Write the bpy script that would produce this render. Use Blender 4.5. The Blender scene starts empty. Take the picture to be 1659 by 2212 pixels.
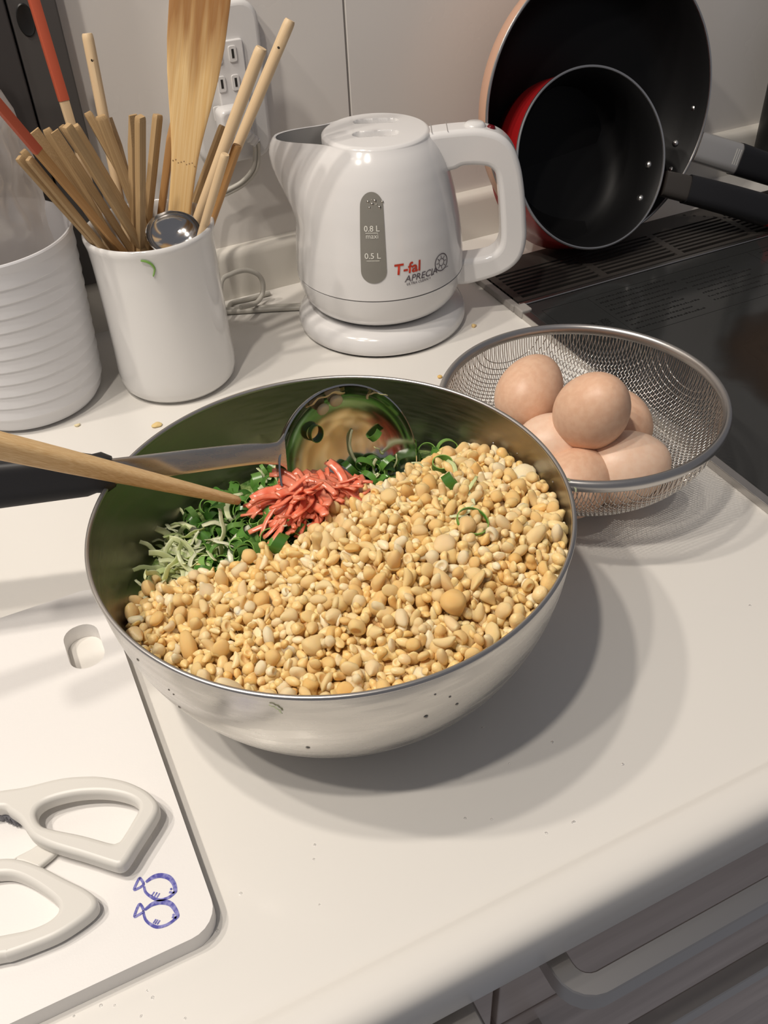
import bpy, math, random
import numpy as np
from mathutils import Vector, Matrix, noise
from mathutils.bvhtree import BVHTree
random.seed(7); RS = np.random.RandomState(7)
SC = bpy.context.scene; COL = SC.collection
PI = math.pi

# ------------------------------------------------------------------ camera
W, H, F = 1659, 2212, 2000.0
YAW, PITCH, ROLL = map(math.radians, (23.73, 40.46, 3.02))
def cam_axes():
    cy, sy, cp, sp = math.cos(YAW), math.sin(YAW), math.cos(PITCH), math.sin(PITCH)
    f = np.array([sy*cp, cy*cp, -sp]); r = np.array([cy, -sy, 0.0]); d = np.cross(f, r)
    c, s = math.cos(ROLL), math.sin(ROLL)
    return np.array([c*r+s*d, -s*r+c*d, f])
CR = cam_axes(); CP = np.array([0, 0, .43])
cam = bpy.data.objects.new('camera', bpy.data.cameras.new('camera')); COL.objects.link(cam)
cam.data.sensor_fit = 'HORIZONTAL'; cam.data.sensor_width = 36; cam.data.lens = 36*F/W
cam.data.clip_start = .01
m = Matrix.Identity(4)
for i in range(3):
    m[i][0] = CR[0][i]; m[i][1] = -CR[1][i]; m[i][2] = -CR[2][i]; m[i][3] = CP[i]
cam.matrix_world = m; SC.camera = cam
# ------------------------------------------------------------------ light
SC.view_settings.view_transform = 'Standard'; SC.view_settings.look = 'None'
SC.view_settings.gamma = 1; SC.view_settings.use_curve_mapping = False
SC.view_settings.exposure = 0.0
wd = bpy.data.worlds.new('world'); SC.world = wd; wd.use_nodes = True
wd.node_tree.nodes['Background'].inputs[0].default_value = (.92, .92, 1, 1)
wd.node_tree.nodes['Background'].inputs[1].default_value = .165
def bulb(x, y, z, p, c=(1, .91, .805), r=.03):
    l = bpy.data.lights.new('bulb', 'POINT'); l.energy = p; l.color = c; l.shadow_soft_size = r
    o = bpy.data.objects.new('bulb', l); o.location = (x, y, z); COL.objects.link(o)
bulb(-.31, .06, 1.5, 26.5)
bulb(-.33, .48, 1.5, 23)
bulb(-.67, .64, 1.5, 26.5)
bulb(-.70, .20, 1.5, 23)

# ------------------------------------------------------------------ helpers
def ray(px, py): return np.array([(px-W/2)/F, (py-H/2)/F, 1.0]) @ CR
def Pz(px, py, z=0.0): d = ray(px, py); return CP+d*(z-CP[2])/d[2]
def Py(px, py, y): d = ray(px, py); return CP+d*(y-CP[1])/d[1]
def Pl(px, py, p0, n): d = ray(px, py); return CP+d*(((np.asarray(p0)-CP)@n)/(d@n))
def bvh_of(V, Fc): return BVHTree.FromPolygons([tuple(v) for v in V], Fc)
def hit(bvh, px, py):
    d = Vector(ray(px, py)).normalized(); h = bvh.ray_cast(Vector(CP), d)
    return (np.array(h[0]), np.array(h[1])) if h[0] is not None else (None, None)
def tag(o, label=None, cat=None, group=None, kind=None):
    for k, v in (('label', label), ('category', cat), ('group', group), ('kind', kind)):
        if v: o[k] = v
    return o
def empty(name, loc, label=None, cat=None, group=None, kind=None):
    o = bpy.data.objects.new(name, None); o.location = loc; o.empty_display_size = .01
    COL.objects.link(o); return tag(o, label, cat, group, kind)
def mdata(name, V, Fc, mat, smooth=True, sharp=None):
    me = bpy.data.meshes.new(name); me.from_pydata([tuple(map(float, v)) for v in V], [], Fc)
    if mat is not None:
        for m_ in (mat if isinstance(mat, (list, tuple)) else [mat]): me.materials.append(m_)
    if smooth: me.polygons.foreach_set('use_smooth', [True]*len(me.polygons))
    if smooth and sharp: me.set_sharp_from_angle(angle=math.radians(sharp))
    me.update(); return me
def link(name, me, parent=None, loc=None, rot=None, scale=None):
    o = bpy.data.objects.new(name, me); COL.objects.link(o)
    if loc is not None: o.location = tuple(map(float, loc))
    if rot is not None: o.rotation_euler = rot
    if scale is not None: o.scale = scale
    if parent is not None:
        o.parent = parent
        pm = Matrix.Translation(parent.location); pp = parent.parent
        while pp: pm = Matrix.Translation(pp.location) @ pm if False else pm; pp = pp.parent
        o.matrix_parent_inverse = WM(parent).inverted()
    return o
def WM(o):
    mm = Matrix.LocRotScale(o.location, o.rotation_euler, o.scale)
    if o.parent: return WM(o.parent) @ o.matrix_parent_inverse @ mm
    return mm
def mesh(name, V, Fc, mat, parent=None, smooth=True, sharp=40, bevel=0, seg=2, wn=False):
    """geometry in world coordinates; a top-level mesh gets its origin at its base"""
    V = np.asarray(V, float)
    off = np.zeros(3)
    if parent is None: off = np.array([*(V[:, :2].min(0)+V[:, :2].max(0))/2, V[:, 2].min()])
    o = link(name, mdata(name, V-off, Fc, mat, smooth, None if bevel else sharp), parent, off)
    if bevel:
        b = o.modifiers.new('bevel', 'BEVEL'); b.width = bevel; b.segments = seg; b.limit_method = 'ANGLE'; b.harden_normals = True
    if wn: w_ = o.modifiers.new('normals', 'WEIGHTED_NORMAL'); w_.keep_sharp = True; w_.weight = 100
    return o
class MB:
    def __init__(s): s.V = []; s.F = []
    def add(s, V, Fc):
        n = len(s.V); s.V += [tuple(v) for v in V]; s.F += [tuple(i+n for i in f) for f in Fc]; return s
    def box(s, x0, x1, y0, y1, z0, z1): return s.add(*box(x0, x1, y0, y1, z0, z1))
    def build(s, name, mat, parent=None, **k): return mesh(name, s.V, s.F, mat, parent, **k)
def box(x0, x1, y0, y1, z0, z1):
    V = [(x, y, z) for z in (z0, z1) for y in (y0, y1) for x in (x0, x1)]
    return V, [(0, 2, 3, 1), (4, 5, 7, 6), (0, 1, 5, 4), (2, 6, 7, 3), (0, 4, 6, 2), (1, 3, 7, 5)]
def grid_faces(a, b, ca=False, cb=False):
    Fc = []
    for i in range(a if ca else a-1):
        for j in range(b if cb else b-1):
            i2, j2 = (i+1) % a, (j+1) % b
            Fc.append((i*b+j, i*b+j2, i2*b+j2, i2*b+j))
    return Fc
def lathe(prof, c=(0, 0), n=64, frame=None, closed=False):
    """prof: (r, z) list, outside bottom to top then inside; frame=(origin,e1,e2,axis)"""
    V = []
    for r, z in prof:
        for k in range(n):
            a = 2*PI*k/n
            if frame is None: V.append((c[0]+r*math.cos(a), c[1]+r*math.sin(a), z))
            else:
                o, e1, e2, ax = frame; V.append(tuple(o+e1*r*math.cos(a)+e2*r*math.sin(a)+ax*z))
    return V, grid_faces(len(prof), n, closed, True)
def sweep(pts, prof, up=(0, 0, 1), closed=False, scale=None, caps=True):
    """sweep a closed 2-D profile (side, up) along pts"""
    P = np.asarray(pts, float); n = len(P); V = []
    up = np.asarray(up, float)
    nrm = None
    for i in range(n):
        a, b = (P[(i-1) % n], P[(i+1) % n]) if closed else (P[max(i-1, 0)], P[min(i+1, n-1)])
        t = (b-a)/(np.linalg.norm(b-a)+1e-12)
        ref = up if nrm is None else nrm
        u = ref-t*(ref@t)
        if np.linalg.norm(u) < 1e-4: u = np.array([.3, .9, .2]); u = u-t*(u@t)
        u /= np.linalg.norm(u); nrm = u
        s = np.cross(t, u)
        k = 1 if scale is None else scale[i]
        kx, ky = (k, k) if np.isscalar(k) else k
        for x, y in prof: V.append(P[i]+s*x*kx+u*y*ky)
    m_ = len(prof); Fc = [f[::-1] for f in grid_faces(n, m_, closed, True)]
    if caps and not closed:
        Fc.append(tuple(range(m_))); Fc.append(tuple(range((n-1)*m_, n*m_))[::-1])
    return V, Fc
def circ(r, n=8): return [(r*math.cos(2*PI*k/n), r*math.sin(2*PI*k/n)) for k in range(n)]
def rrect(w, h, r, n=3):
    out = []
    for cx, cy, a0 in ((w-r, h-r, 0), (-w+r, h-r, 90), (-w+r, -h+r, 180), (w-r, -h+r, 270)):
        for k in range(n+1):
            a = math.radians(a0+90*k/n); out.append((cx+r*math.cos(a), cy+r*math.sin(a)))
    return out
def smooth_path(pts, n=8, closed=False):
    P = [np.asarray(p, float) for p in pts]; out = []; m_ = len(P)
    for i in range(m_ if closed else m_-1):
        p0, p1, p2, p3 = (P[(i+k) % m_] if closed else P[min(max(i+k, 0), m_-1)] for k in (-1, 0, 1, 2))
        for k in range(n):
            t = k/n
            out.append(.5*(2*p1+(p2-p0)*t+(2*p0-5*p1+4*p2-p3)*t*t+(3*p1-p0-3*p2+p3)*t**3))
    if not closed: out.append(P[-1])
    return np.array(out)
def curve_fill(loops, half, bev, res=3):
    """flat outline with holes, thickened and rounded: returns V, F in (x, y, z=thickness) coordinates"""
    cu = bpy.data.curves.new('tmp', 'CURVE'); cu.dimensions = '2D'; cu.fill_mode = 'BOTH'
    cu.extrude = max(half-bev, 0); cu.bevel_depth = bev; cu.bevel_resolution = res; cu.offset = -bev
    for lp in loops:
        s = cu.splines.new('POLY'); s.points.add(len(lp)-1); s.use_cyclic_u = True
        for p, q in zip(s.points, lp): p.co = (q[0], q[1], 0, 1)
    return eval_mesh(cu)
def eval_mesh(cu):
    ob = bpy.data.objects.new('tmp', cu); COL.objects.link(ob)
    dg = bpy.context.evaluated_depsgraph_get(); dg.update()
    me = bpy.data.meshes.new_from_object(ob.evaluated_get(dg))
    V = np.array([v.co[:] for v in me.vertices]); Fc = [tuple(p.vertices) for p in me.polygons]
    bpy.data.objects.remove(ob); bpy.data.curves.remove(cu); bpy.data.meshes.remove(me)
    return V, Fc
def text_mesh(s, size, shear=0., bold=0.):
    cu = bpy.data.curves.new('tmp', 'FONT'); cu.body = s; cu.size = size; cu.align_x = 'CENTER'; cu.align_y = 'CENTER'; cu.shear = shear; cu.offset = bold*size; cu.fill_mode = 'FRONT'; cu.resolution_u = 3
    return eval_mesh(cu)
def bvh_mesh(o):
    return BVHTree.FromPolygons([WM(o) @ v.co for v in o.data.vertices], [tuple(p.vertices) for p in o.data.polygons])

# ------------------------------------------------------------------ materials
def mat(name, col, rough=.5, metal=0., spec=.5, bump=None, vary=None, sss=0, sssr=(.01, .005, .002), coat=0, trans=0, ior=1.45, grain=None, rvary=None):
    m_ = bpy.data.materials.new(name); m_.use_nodes = True; nt = m_.node_tree; N = nt.nodes; L = nt.links
    b = N['Principled BSDF']
    b.inputs['Base Color'].default_value = (*col, 1); b.inputs['Roughness'].default_value = rough
    b.inputs['Metallic'].default_value = metal; b.inputs['Specular IOR Level'].default_value = spec; b.inputs['IOR'].default_value = ior
    b.inputs['Transmission Weight'].default_value = trans
    if coat: b.inputs['Coat Weight'].default_value = coat; b.inputs['Coat Roughness'].default_value = .08
    if sss:
        b.inputs['Subsurface Weight'].default_value = sss; b.inputs['Subsurface Radius'].default_value = sssr; b.inputs['Subsurface Scale'].default_value = 1
    tc = N.new('ShaderNodeTexCoord')
    def ntex(scale, detail=3, vec='Object', stretch=None):
        t = N.new('ShaderNodeTexNoise'); t.inputs['Scale'].default_value = scale; t.inputs['Detail'].default_value = detail
        if stretch:
            mp = N.new('ShaderNodeMapping'); mp.inputs['Scale'].default_value = stretch; L.new(tc.outputs[vec], mp.inputs[0]); L.new(mp.outputs[0], t.inputs[0])
        else: L.new(tc.outputs[vec], t.inputs[0])
        return t
    if vary:                                     # (second colour, noise scale, contrast)
        t = ntex(vary[1]); r = N.new('ShaderNodeValToRGB'); c = vary[2]
        r.color_ramp.elements[0].position = .5-c; r.color_ramp.elements[1].position = .5+c
        r.color_ramp.elements[0].color = (*col, 1); r.color_ramp.elements[1].color = (*vary[0], 1)
        L.new(t.outputs[0], r.inputs[0]); L.new(r.outputs[0], b.inputs['Base Color'])
    if grain:                                    # (second colour, noise scale, stretch)
        t = ntex(grain[1], 4, 'Generated' if len(grain) > 3 else 'Object', grain[2]); r = N.new('ShaderNodeValToRGB')
        r.color_ramp.elements[0].position = .35; r.color_ramp.elements[1].position = .65
        r.color_ramp.elements[0].color = (*col, 1); r.color_ramp.elements[1].color = (*grain[0], 1)
        L.new(t.outputs[0], r.inputs[0]); L.new(r.outputs[0], b.inputs['Base Color'])
    if rvary:                                    # (rough2, scale, stretch)
        t = ntex(rvary[1], 4, 'Object', rvary[2]); mr = N.new('ShaderNodeMapRange')
        mr.inputs['From Min'].default_value = .35; mr.inputs['From Max'].default_value = .65
        mr.inputs['To Min'].default_value = rough; mr.inputs['To Max'].default_value = rvary[0]
        L.new(t.outputs[0], mr.inputs[0]); L.new(mr.outputs[0], b.inputs['Roughness'])
    if bump:                                     # (scale, strength, distance)
        t = ntex(bump[0], 3, 'Object', bump[3] if len(bump) > 3 else None); bp = N.new('ShaderNodeBump'); bp.inputs['Strength'].default_value = bump[1]; bp.inputs['Distance'].default_value = bump[2]
        L.new(t.outputs[0], bp.inputs['Height']); L.new(bp.outputs[0], b.inputs['Normal'])
    return m_
def per_object(m_, cols):
    """colour picked per object / per mesh island"""
    nt = m_.node_tree; N = nt.nodes; L = nt.links; g = N.new('ShaderNodeNewGeometry'); oi = N.new('ShaderNodeObjectInfo')
    ad = N.new('ShaderNodeMath'); ad.operation = 'ADD'; L.new(g.outputs['Random Per Island'], ad.inputs[0]); L.new(oi.outputs['Random'], ad.inputs[1])
    fr = N.new('ShaderNodeMath'); fr.operation = 'FRACT'; L.new(ad.outputs[0], fr.inputs[0])
    r = N.new('ShaderNodeValToRGB'); e = r.color_ramp.elements
    while len(e) < len(cols): e.new(.5)
    for i, c in enumerate(cols): e[i].position = i/(len(cols)-1); e[i].color = (*c, 1)
    L.new(fr.outputs[0], r.inputs[0]); L.new(r.outputs[0], N['Principled BSDF'].inputs['Base Color']); return m_
def lin(r, g, b): return tuple(((c/255+.055)/1.055)**2.4 if c/255 > .04045 else c/255/12.92 for c in (r, g, b))

M = {}
M['counter'] = mat('counter', (.80, .775, .73), .3, coat=.15)
M['wall'] = mat('wall', (.745, .715, .68), .22, rvary=(.3, 9, None))
M['ledge'] = mat('ledge', (.72, .69, .63), .25)
M['grout'] = mat('grout', (.35, .33, .31), .7)
M['white_plastic'] = mat('white_plastic', (.74, .73, .72), .22)
M['kettle_white'] = mat('kettle_white', (.76, .75, .745), .16, coat=.3)
M['spout_inside'] = mat('spout_inside', (.42, .41, .40), .35)
M['ceramic'] = mat('ceramic', (.78, .77, .755), .14, coat=.4)
M['ridged'] = mat('ridged', (.74, .74, .76), .3)
M['board'] = mat('board', (.84, .82, .80), .42, bump=(900, .12, .0004))
M['scissor_white'] = mat('scissor_white', (.72, .70, .655), .35)
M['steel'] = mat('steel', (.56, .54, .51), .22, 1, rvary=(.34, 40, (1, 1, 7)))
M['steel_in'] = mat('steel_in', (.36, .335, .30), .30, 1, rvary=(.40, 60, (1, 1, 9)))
M['bright_steel'] = mat('bright_steel', (.60, .59, .58), .13, 1)
M['silver_paint'] = mat('silver_paint', (.50, .49, .48), .33, .55)
M['toothed'] = mat('toothed', (.16, .16, .18), .35, .8)
M['brushed'] = mat('brushed', (.56, .54, .52), .32, 1)
M['wire'] = mat('wire', (.74, .71, .67), .22, 1)
M['black_grip'] = mat('black_grip', (.012, .012, .014), .5)
M['nonstick'] = mat('nonstick', (.006, .006, .0065), .5, spec=.25, bump=(1500, .1, .0003))
M['pan_rim'] = mat('pan_rim', (.62, .61, .60), .3, 1)
M['pan_copper'] = mat('pan_copper', (.60, .36, .25), .4)
M['pan_red'] = mat('pan_red', (.36, .012, .014), .22)
M['glass_top'] = mat('glass_top', (.030, .031, .031), .12, spec=.6)
M['vent'] = mat('vent', (.045, .04, .036), .4)
M['vent_dark'] = mat('vent_dark', (.006, .006, .006), .7)
M['print_dark'] = mat('print_dark', (.006, .006, .006), .5)
M['gasket'] = mat('gasket', (.35, .33, .31), .5)
M['dark_panel'] = mat('dark_panel', (.075, .07, .068), .5)
M['dark_panel2'] = mat('dark_panel2', (.050, .046, .046), .5)
M['black'] = mat('black', (.01, .01, .01), .4)
M['cabinet'] = mat('cabinet', (.52, .43, .38), .35, grain=((.66, .56, .50), 6, (1, 8, 8)))
M['bamboo_brown'] = mat('bamboo_brown', (.33, .205, .09), .6, grain=((.55, .385, .205), 5, (14, 14, .35), 1))
M['bamboo_orange'] = mat('bamboo_orange', (.42, .21, .07), .5, grain=((.52, .30, .12), 3, (10, 10, .5), 1))
M['bamboo_pale'] = mat('bamboo_pale', (.68, .49, .29), .5, grain=((.74, .57, .36), 3, (10, 10, .5), 1))
M['spatula_wood'] = mat('spatula_wood', (.74, .48, .20), .45, grain=((.82, .60, .31), 4, (9, 9, .7), 1))
M['bamboo_stick'] = mat('bamboo_stick', (.54, .32, .13), .5, grain=((.76, .56, .31), 9, (.35, 14, 14), 1))
M['red_lacquer'] = mat('red_lacquer', (.50, .10, .05), .4)
M['hole'] = mat('hole', (.02, .012, .006), .8)
M['gauge'] = mat('gauge', (.235, .225, .20), .25)
M['print_white'] = mat('print_white', (.75, .74, .68), .4)
M['print_red'] = mat('print_red', (.50, .045, .02), .4)
M['print_grey'] = mat('print_grey', (.10, .085, .10), .4)
M['lamp_red'] = mat('lamp_red', (.13, .005, .01), .15)
M['slot'] = mat('slot', (.02, .018, .016), .7)
M['cord'] = mat('cord', (.55, .53, .48), .4)
M['egg'] = mat('egg', (.74, .46, .31), .42, vary=((.79, .52, .36), 220, .12), sss=.15, sssr=(.006, .003, .0015), bump=(1400, .12, .0003))
M['egg_pale'] = mat('egg_pale', (.82, .57, .42), .42, vary=((.85, .62, .47), 220, .12), sss=.15, sssr=(.006, .003, .0015), bump=(1400, .12, .0003))
M['tempura'] = per_object(mat('tempura', (.8, .5, .2), .4, sss=.5, sssr=(.0035, .0024, .0014), bump=(1100, .45, .0004)),
    [(.88, .59, .235), (.90, .67, .33), (.89, .615, .26), (.92, .78, .53), (.87, .55, .195), (.91, .70, .38), (.90, .64, .28)])
M['tempura_bed'] = mat('tempura_bed', (.62, .38, .15), .7, bump=(250, 1, .003))
M['onion'] = per_object(mat('onion', (.05, .2, .02), .25, spec=.6), [(.05, .16, .02), (.12, .29, .05), (.035, .115, .015), (.22, .41, .10)])
M['onion_cut'] = mat('onion_cut', (.22, .42, .09), .25)
M['onion_white'] = mat('onion_white', (.72, .74, .55), .3, sss=.2, sssr=(.003, .003, .002))
M['cabbage'] = per_object(mat('cabbage', (.6, .7, .35), .3, sss=.25, sssr=(.003, .004, .001)), [(.62, .72, .33), (.76, .80, .50), (.50, .64, .25), (.80, .82, .58)])
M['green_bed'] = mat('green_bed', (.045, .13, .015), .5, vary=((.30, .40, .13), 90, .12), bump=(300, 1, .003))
M['ginger'] = mat('ginger', (.84, .17, .085), .2, spec=.6, sss=.35, sssr=(.005, .002, .001), vary=((.90, .30, .19), 160, .15))
M['fish_ink'] = mat('fish_ink', (.075, .075, .36), .6, vary=((.25, .25, .55), 500, .1))
M['water'] = mat('water', (1, 1, 1), .02, trans=1, ior=1.33)
M['bag'] = bpy.data.materials.new('bag'); M['bag'].use_nodes = True
def bagmat():
    nt = M['bag'].node_tree; N = nt.nodes; L = nt.links; N.remove(N['Principled BSDF']); out = N['Material Output']
    tr = N.new('ShaderNodeBsdfTransparent'); tr.inputs[0].default_value = (.93, .92, .92, 1)
    df = N.new('ShaderNodeBsdfTranslucent'); df.inputs[0].default_value = (.8, .77, .75, 1)
    d2 = N.new('ShaderNodeBsdfDiffuse'); d2.inputs[0].default_value = (.72, .69, .67, 1)
    gl = N.new('ShaderNodeBsdfGlossy'); gl.inputs['Roughness'].default_value = .15; gl.inputs[0].default_value = (.9, .9, .9, 1)
    a = N.new('ShaderNodeMixShader'); a.inputs[0].default_value = .5; L.new(df.outputs[0], a.inputs[1]); L.new(d2.outputs[0], a.inputs[2])
    b = N.new('ShaderNodeMixShader'); b.inputs[0].default_value = .12; L.new(a.outputs[0], b.inputs[1]); L.new(gl.outputs[0], b.inputs[2])
    c = N.new('ShaderNodeMixShader'); c.inputs[0].default_value = .68; L.new(tr.outputs[0], c.inputs[1]); L.new(b.outputs[0], c.inputs[2])
    L.new(c.outputs[0], out.inputs[0])
bagmat()

# ------------------------------------------------------------------ the setting
YW = .840
wall = empty('wall_back', (.3, YW, 0), kind='structure')
for x0, x1 in ((-1.2, .3555), (.3575, 1.6)):
    mesh('wall_panel', *box(x0, x1, YW, YW+.012, 0, .75), M['wall'], wall, bevel=.0007)
mesh('wall_joint', *box(.35, .363, YW+.002, YW+.01, 0, .75), M['grout'], wall)
prof = [(.826, -.01), (.826, .040), (.8268, .0435), (.8285, .0465), (.831, .048), (.84, .0485), (.84, -.01)]
V = [(x, y, z) for x in (-1.2, 1.6) for y, z in prof]; n = len(prof)
lg = mesh('trim_1', V, [(i, i+1, i+1+n, i+n) for i in range(n-1)]+[tuple(range(n))[::-1], tuple(range(n, 2*n))], M['ledge'], sharp=60); tag(lg, kind='structure')
# worktop with a raised water-stop edge and rounded nosing
prof = [(.826, -.03), (.826, 0), (.19, 0), (.184, -.0002), (.1805, -.0003), (.1785, .0004), (.1765, .0020), (.1735, .0029), (.169, .0031), (.163, .0025), (.159, .0005), (.1562, -.003), (.155, -.008), (.155, -.034), (.1562, -.0378), (.159, -.039), (.18, -.039), (.18, -.03)]
V = [(x, y, z) for x in (-1.2, 1.6) for y, z in prof]; n = len(prof)
ct = mesh('worktop', V, [(i, (i+1) % n, (i+1) % n+n, i+n) for i in range(n)]+[tuple(range(n))[::-1], tuple(range(n, 2*n))], M['counter'], sharp=60)
tag(ct, 'long white kitchen worktop with a rounded raised front edge', 'worktop')

# ------------------------------------------------------------------ base cabinet, drawers with bar handles
cab = empty('base_cabinet', (.3, .4, -.8), 'grey-brown base cabinet under the white worktop', 'cabinet')
mesh('cabinet_body', *box(-1.2, 1.6, .19, .80, -.8, -.0395), M['cabinet'], cab)
def bar_handle(x0, x1, z, parent, y=.139):
    pts = [(x0, .171, z), (x0, y+.014, z)]+[(x0+.014-.014*math.cos(a), y+.014-.014*math.sin(a), z) for a in np.linspace(.3, 1.5, 5)]+[(x0+.016, y, z), (x1-.016, y, z)]
    pts += [(x1-.014+.014*math.sin(a), y+.014-.014*math.cos(a), z) for a in np.linspace(.3, 1.5, 5)]+[(x1, y+.014, z), (x1, .171, z)]
    V, Fc = sweep(pts, rrect(.0060, .008, .0008, 1)); return mesh('handle', V, Fc, M['brushed'], parent, sharp=25)
def drawer(x0, x1, z0, z1, hx0, hx1, hz):
    d = mesh('drawer_front', *box(x0, x1, .171, .189, z0, z1), M['cabinet'], cab, bevel=.0012)
    if hz == -.062: mesh('handle', *box(hx0, hx1, .143, .172, -.085, -.050), M['brushed'], d, bevel=.002)
    else: bar_handle(hx0, hx1, hz, d)
drawer(.128, 1.0, -.135, -.043, .152, .62, -.055)
drawer(.128, 1.0, -.40, -.139, .152, .62, -.165)
drawer(-.9, .124, -.40, -.043, -.55, .105, -.062)

# ------------------------------------------------------------------ induction cooktop
hob = empty('induction_cooktop', (.85, .47, 0), 'black glass induction cooktop with steel trim set in the worktop', 'cooktop')
X0 = .437
mesh('glass_plate', *box(X0+.008, 1.25, .19, .662, 0.0002, .0062), M['glass_top'], hob, bevel=.0008)
mesh('steel_trim', *box(X0, X0+.0075, .19, .652, 0.0002, .0066), M['brushed'], hob, bevel=.0006)
mesh('steel_trim', *box(X0+.006, 1.25, .6625, .6675, .0002, .0074), M['brushed'], hob, bevel=.0008)
mesh('corner_cap', *box(X0-.001, X0+.011, .650, .664, .0002, .0085), M['gasket'], hob, bevel=.0015)
mesh('side_gasket', *box(X0-.001, X0+.006, .6645, .752, .0002, .007), M['gasket'], hob, bevel=.001)
mesh('vent_tray', *box(X0+.0065, 1.25, .668, .752, .0002, .0030), M['vent_dark'], hob)
gr = MB()
gr.box(X0+.0065, 1.25, .668, .6725, .003, .0082).box(X0+.0065, 1.25, .7245, .752, .003, .0082)
for k in range(7): y = .6775+k*.0068; gr.box(X0+.0065, 1.25, y, y+.0034, .0045, .0080)
for x in [X0+.0065, .541, .635, .73, .825, .92]: gr.box(x, x+.008, .6725, .7245, .0045, .0081)
gr.build('vent_grille', M['vent'], hob, smooth=False)
vd = MB()
for k in range(8): vd.add(*lathe([(0.0001, .0083), (.0018, .0083)], (.703+.008*k, .7455-.0068*k), 8))
vd.build('vent_hole_row', M['vent_dark'], hob)
pr = MB()
def mark(x0, x1, y0, y1): pr.box(x0, x1, y0, y1, .0062, .00628)
for x0, x1, y0, y1 in ((.455, .88, .645, .6455), (.455, .88, .566, .5665), (.455, .4553, .5665, .645)): mark(x0, x1, y0, y1)
mark(.505, .5053, .5665, .645); mark(.70, .7003, .5665, .645)
for r in range(9):
    y = .637-.0078*r
    for x0, x1 in ((.51, .60), (.605, .69), (.71, .79)):
        x = x0; xe = x1-random.random()*.03
        if random.random() < .15: continue
        while x < xe:
            w = random.uniform(.0014, .0032); mark(x, x+w, y, y+random.uniform(.0012, .0026)); x += w+random.uniform(.0006, .0014)
mark(.80, .845, .60, .602); mark(.80, .802, .60, .625); mark(.81, .85, .61, .618); mark(.80, .85, .625, .627)
pr.build('printed_notes', M['print_dark'], hob, smooth=False)
V, Fc = text_mesh('\u6ce8\u610f', .013); V = V+np.array([.487, .598, .00625]); mesh('printed_word', V, Fc, M['print_dark'], hob, smooth=False)
tri = MB()
for a, b in (((-1, -.8), (1, -.8)), ((1, -.8), (0, 1)), ((0, 1), (-1, -.8)), ((0, -.25), (0, .45)), ((0, -.6), (0, -.5))):
    p = np.array([.466+.0055*a[0], .598+.0055*a[1], .0063]); q = np.array([.466+.0055*b[0], .598+.0055*b[1], .0063])
    tri.add(*sweep([p, q], [(-.0006, 0), (.0006, 0), (.0006, .00003), (-.0006, .00003)]))
tri.build('printed_triangle', M['print_dark'], hob, smooth=False)
# burnt-on stain round the cooking zone: its own brown film on the glass
st = bpy.data.materials.new('burnt_film'); st.use_nodes = True
def stain():
    nt = st.node_tree; N = nt.nodes; L = nt.links; b = N['Principled BSDF']; b.inputs['Base Color'].default_value = (.022, .011, .004, 1); b.inputs['Roughness'].default_value = .5
    tc = N.new('ShaderNodeTexCoord'); nz = N.new('ShaderNodeTexNoise'); nz.inputs['Scale'].default_value = 22; L.new(tc.outputs['Object'], nz.inputs[0])
    ln = N.new('ShaderNodeVectorMath'); ln.operation = 'LENGTH'; L.new(tc.outputs['Object'], ln.inputs[0])
    ad = N.new('ShaderNodeMath'); ad.operation = 'MULTIPLY_ADD'; ad.inputs[1].default_value = .05; L.new(nz.outputs[0], ad.inputs[0]); L.new(ln.outputs[1], ad.inputs[2])
    r = N.new('ShaderNodeValToRGB'); e = r.color_ramp.elements; e[0].position = .075; e[0].color = (0, 0, 0, 1); e[1].position = .135; e[1].color = (0, 0, 0, 1)
    x = e.new(.092); x.color = (.9, .9, .9, 1); x = e.new(.112); x.color = (.7, .7, .7, 1)
    L.new(ad.outputs[0], r.inputs[0]); L.new(r.outputs[0], b.inputs['Alpha'])
stain()
o = link('burnt_stain', mdata('burnt_stain', *lathe([(.0, 0), (.04, 0), (.08, 0), (.12, 0)], (0, 0), 48), st), hob, (.625, .44, .00635)); o['label'] = 'brown burnt-on ring'

# ------------------------------------------------------------------ dark panel, outlet, plug, cord
dp = empty('dark_panel', (.05, .82, .0485), 'dark grey flat panel standing against the wall behind the white canister', 'panel')
mesh('face_board', *box(-.12, .0740, .822, .8385, .0495, .36), M['dark_panel2'], dp, bevel=.0015)
mesh('side_board', *box(.0755, .1115, .824, .8385, .0495, .36), M['dark_panel'], dp, bevel=.0015)
mesh('finger_recess', *lathe([(.0001, 0), (.005, 0), (.006, .0006), (.0065, 0)], n=24, frame=(np.array([.086, .8236, .268]), np.array([1., 0, 0]), np.array([0, 0, 1.8]), np.array([0, -1., 0]))), M['black'], dp)

ol = empty('power_outlet', (.24, YW, .2), 'white wall outlet box with slotted sockets behind the wooden spatula', 'outlet')
YO = .826
def yplate(name, x0, x1, z0, z1, y0, y1, r, m_, parent, bev=.002):
    c = [((x0+x1)/2+a, (z0+z1)/2+b) for a, b in rrect((x1-x0)/2, (z1-z0)/2, r, 5)]
    V, Fc = curve_fill([c], (y1-y0)/2, bev); V = np.c_[V[:, 0], (y0+y1)/2-V[:, 2], V[:, 1]]
    return mesh(name, V, Fc, m_, parent, sharp=50)
A = Py(585, 270, YO); B = Py(507, 352, YO)
xr = A[0]; zb = B[2]
yplate('cover_box', xr-.068, xr, zb, zb+.13, YO-.001, YW, .016, M['white_plastic'], ol, .004)
pc = Py(522, 82, YO-.003)
sock = yplate('socket_plate', pc[0]-.026, pc[0], pc[2]-.078, pc[2], YO-.004, YO, .002, M['kettle_white'], ol, .001)
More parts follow.
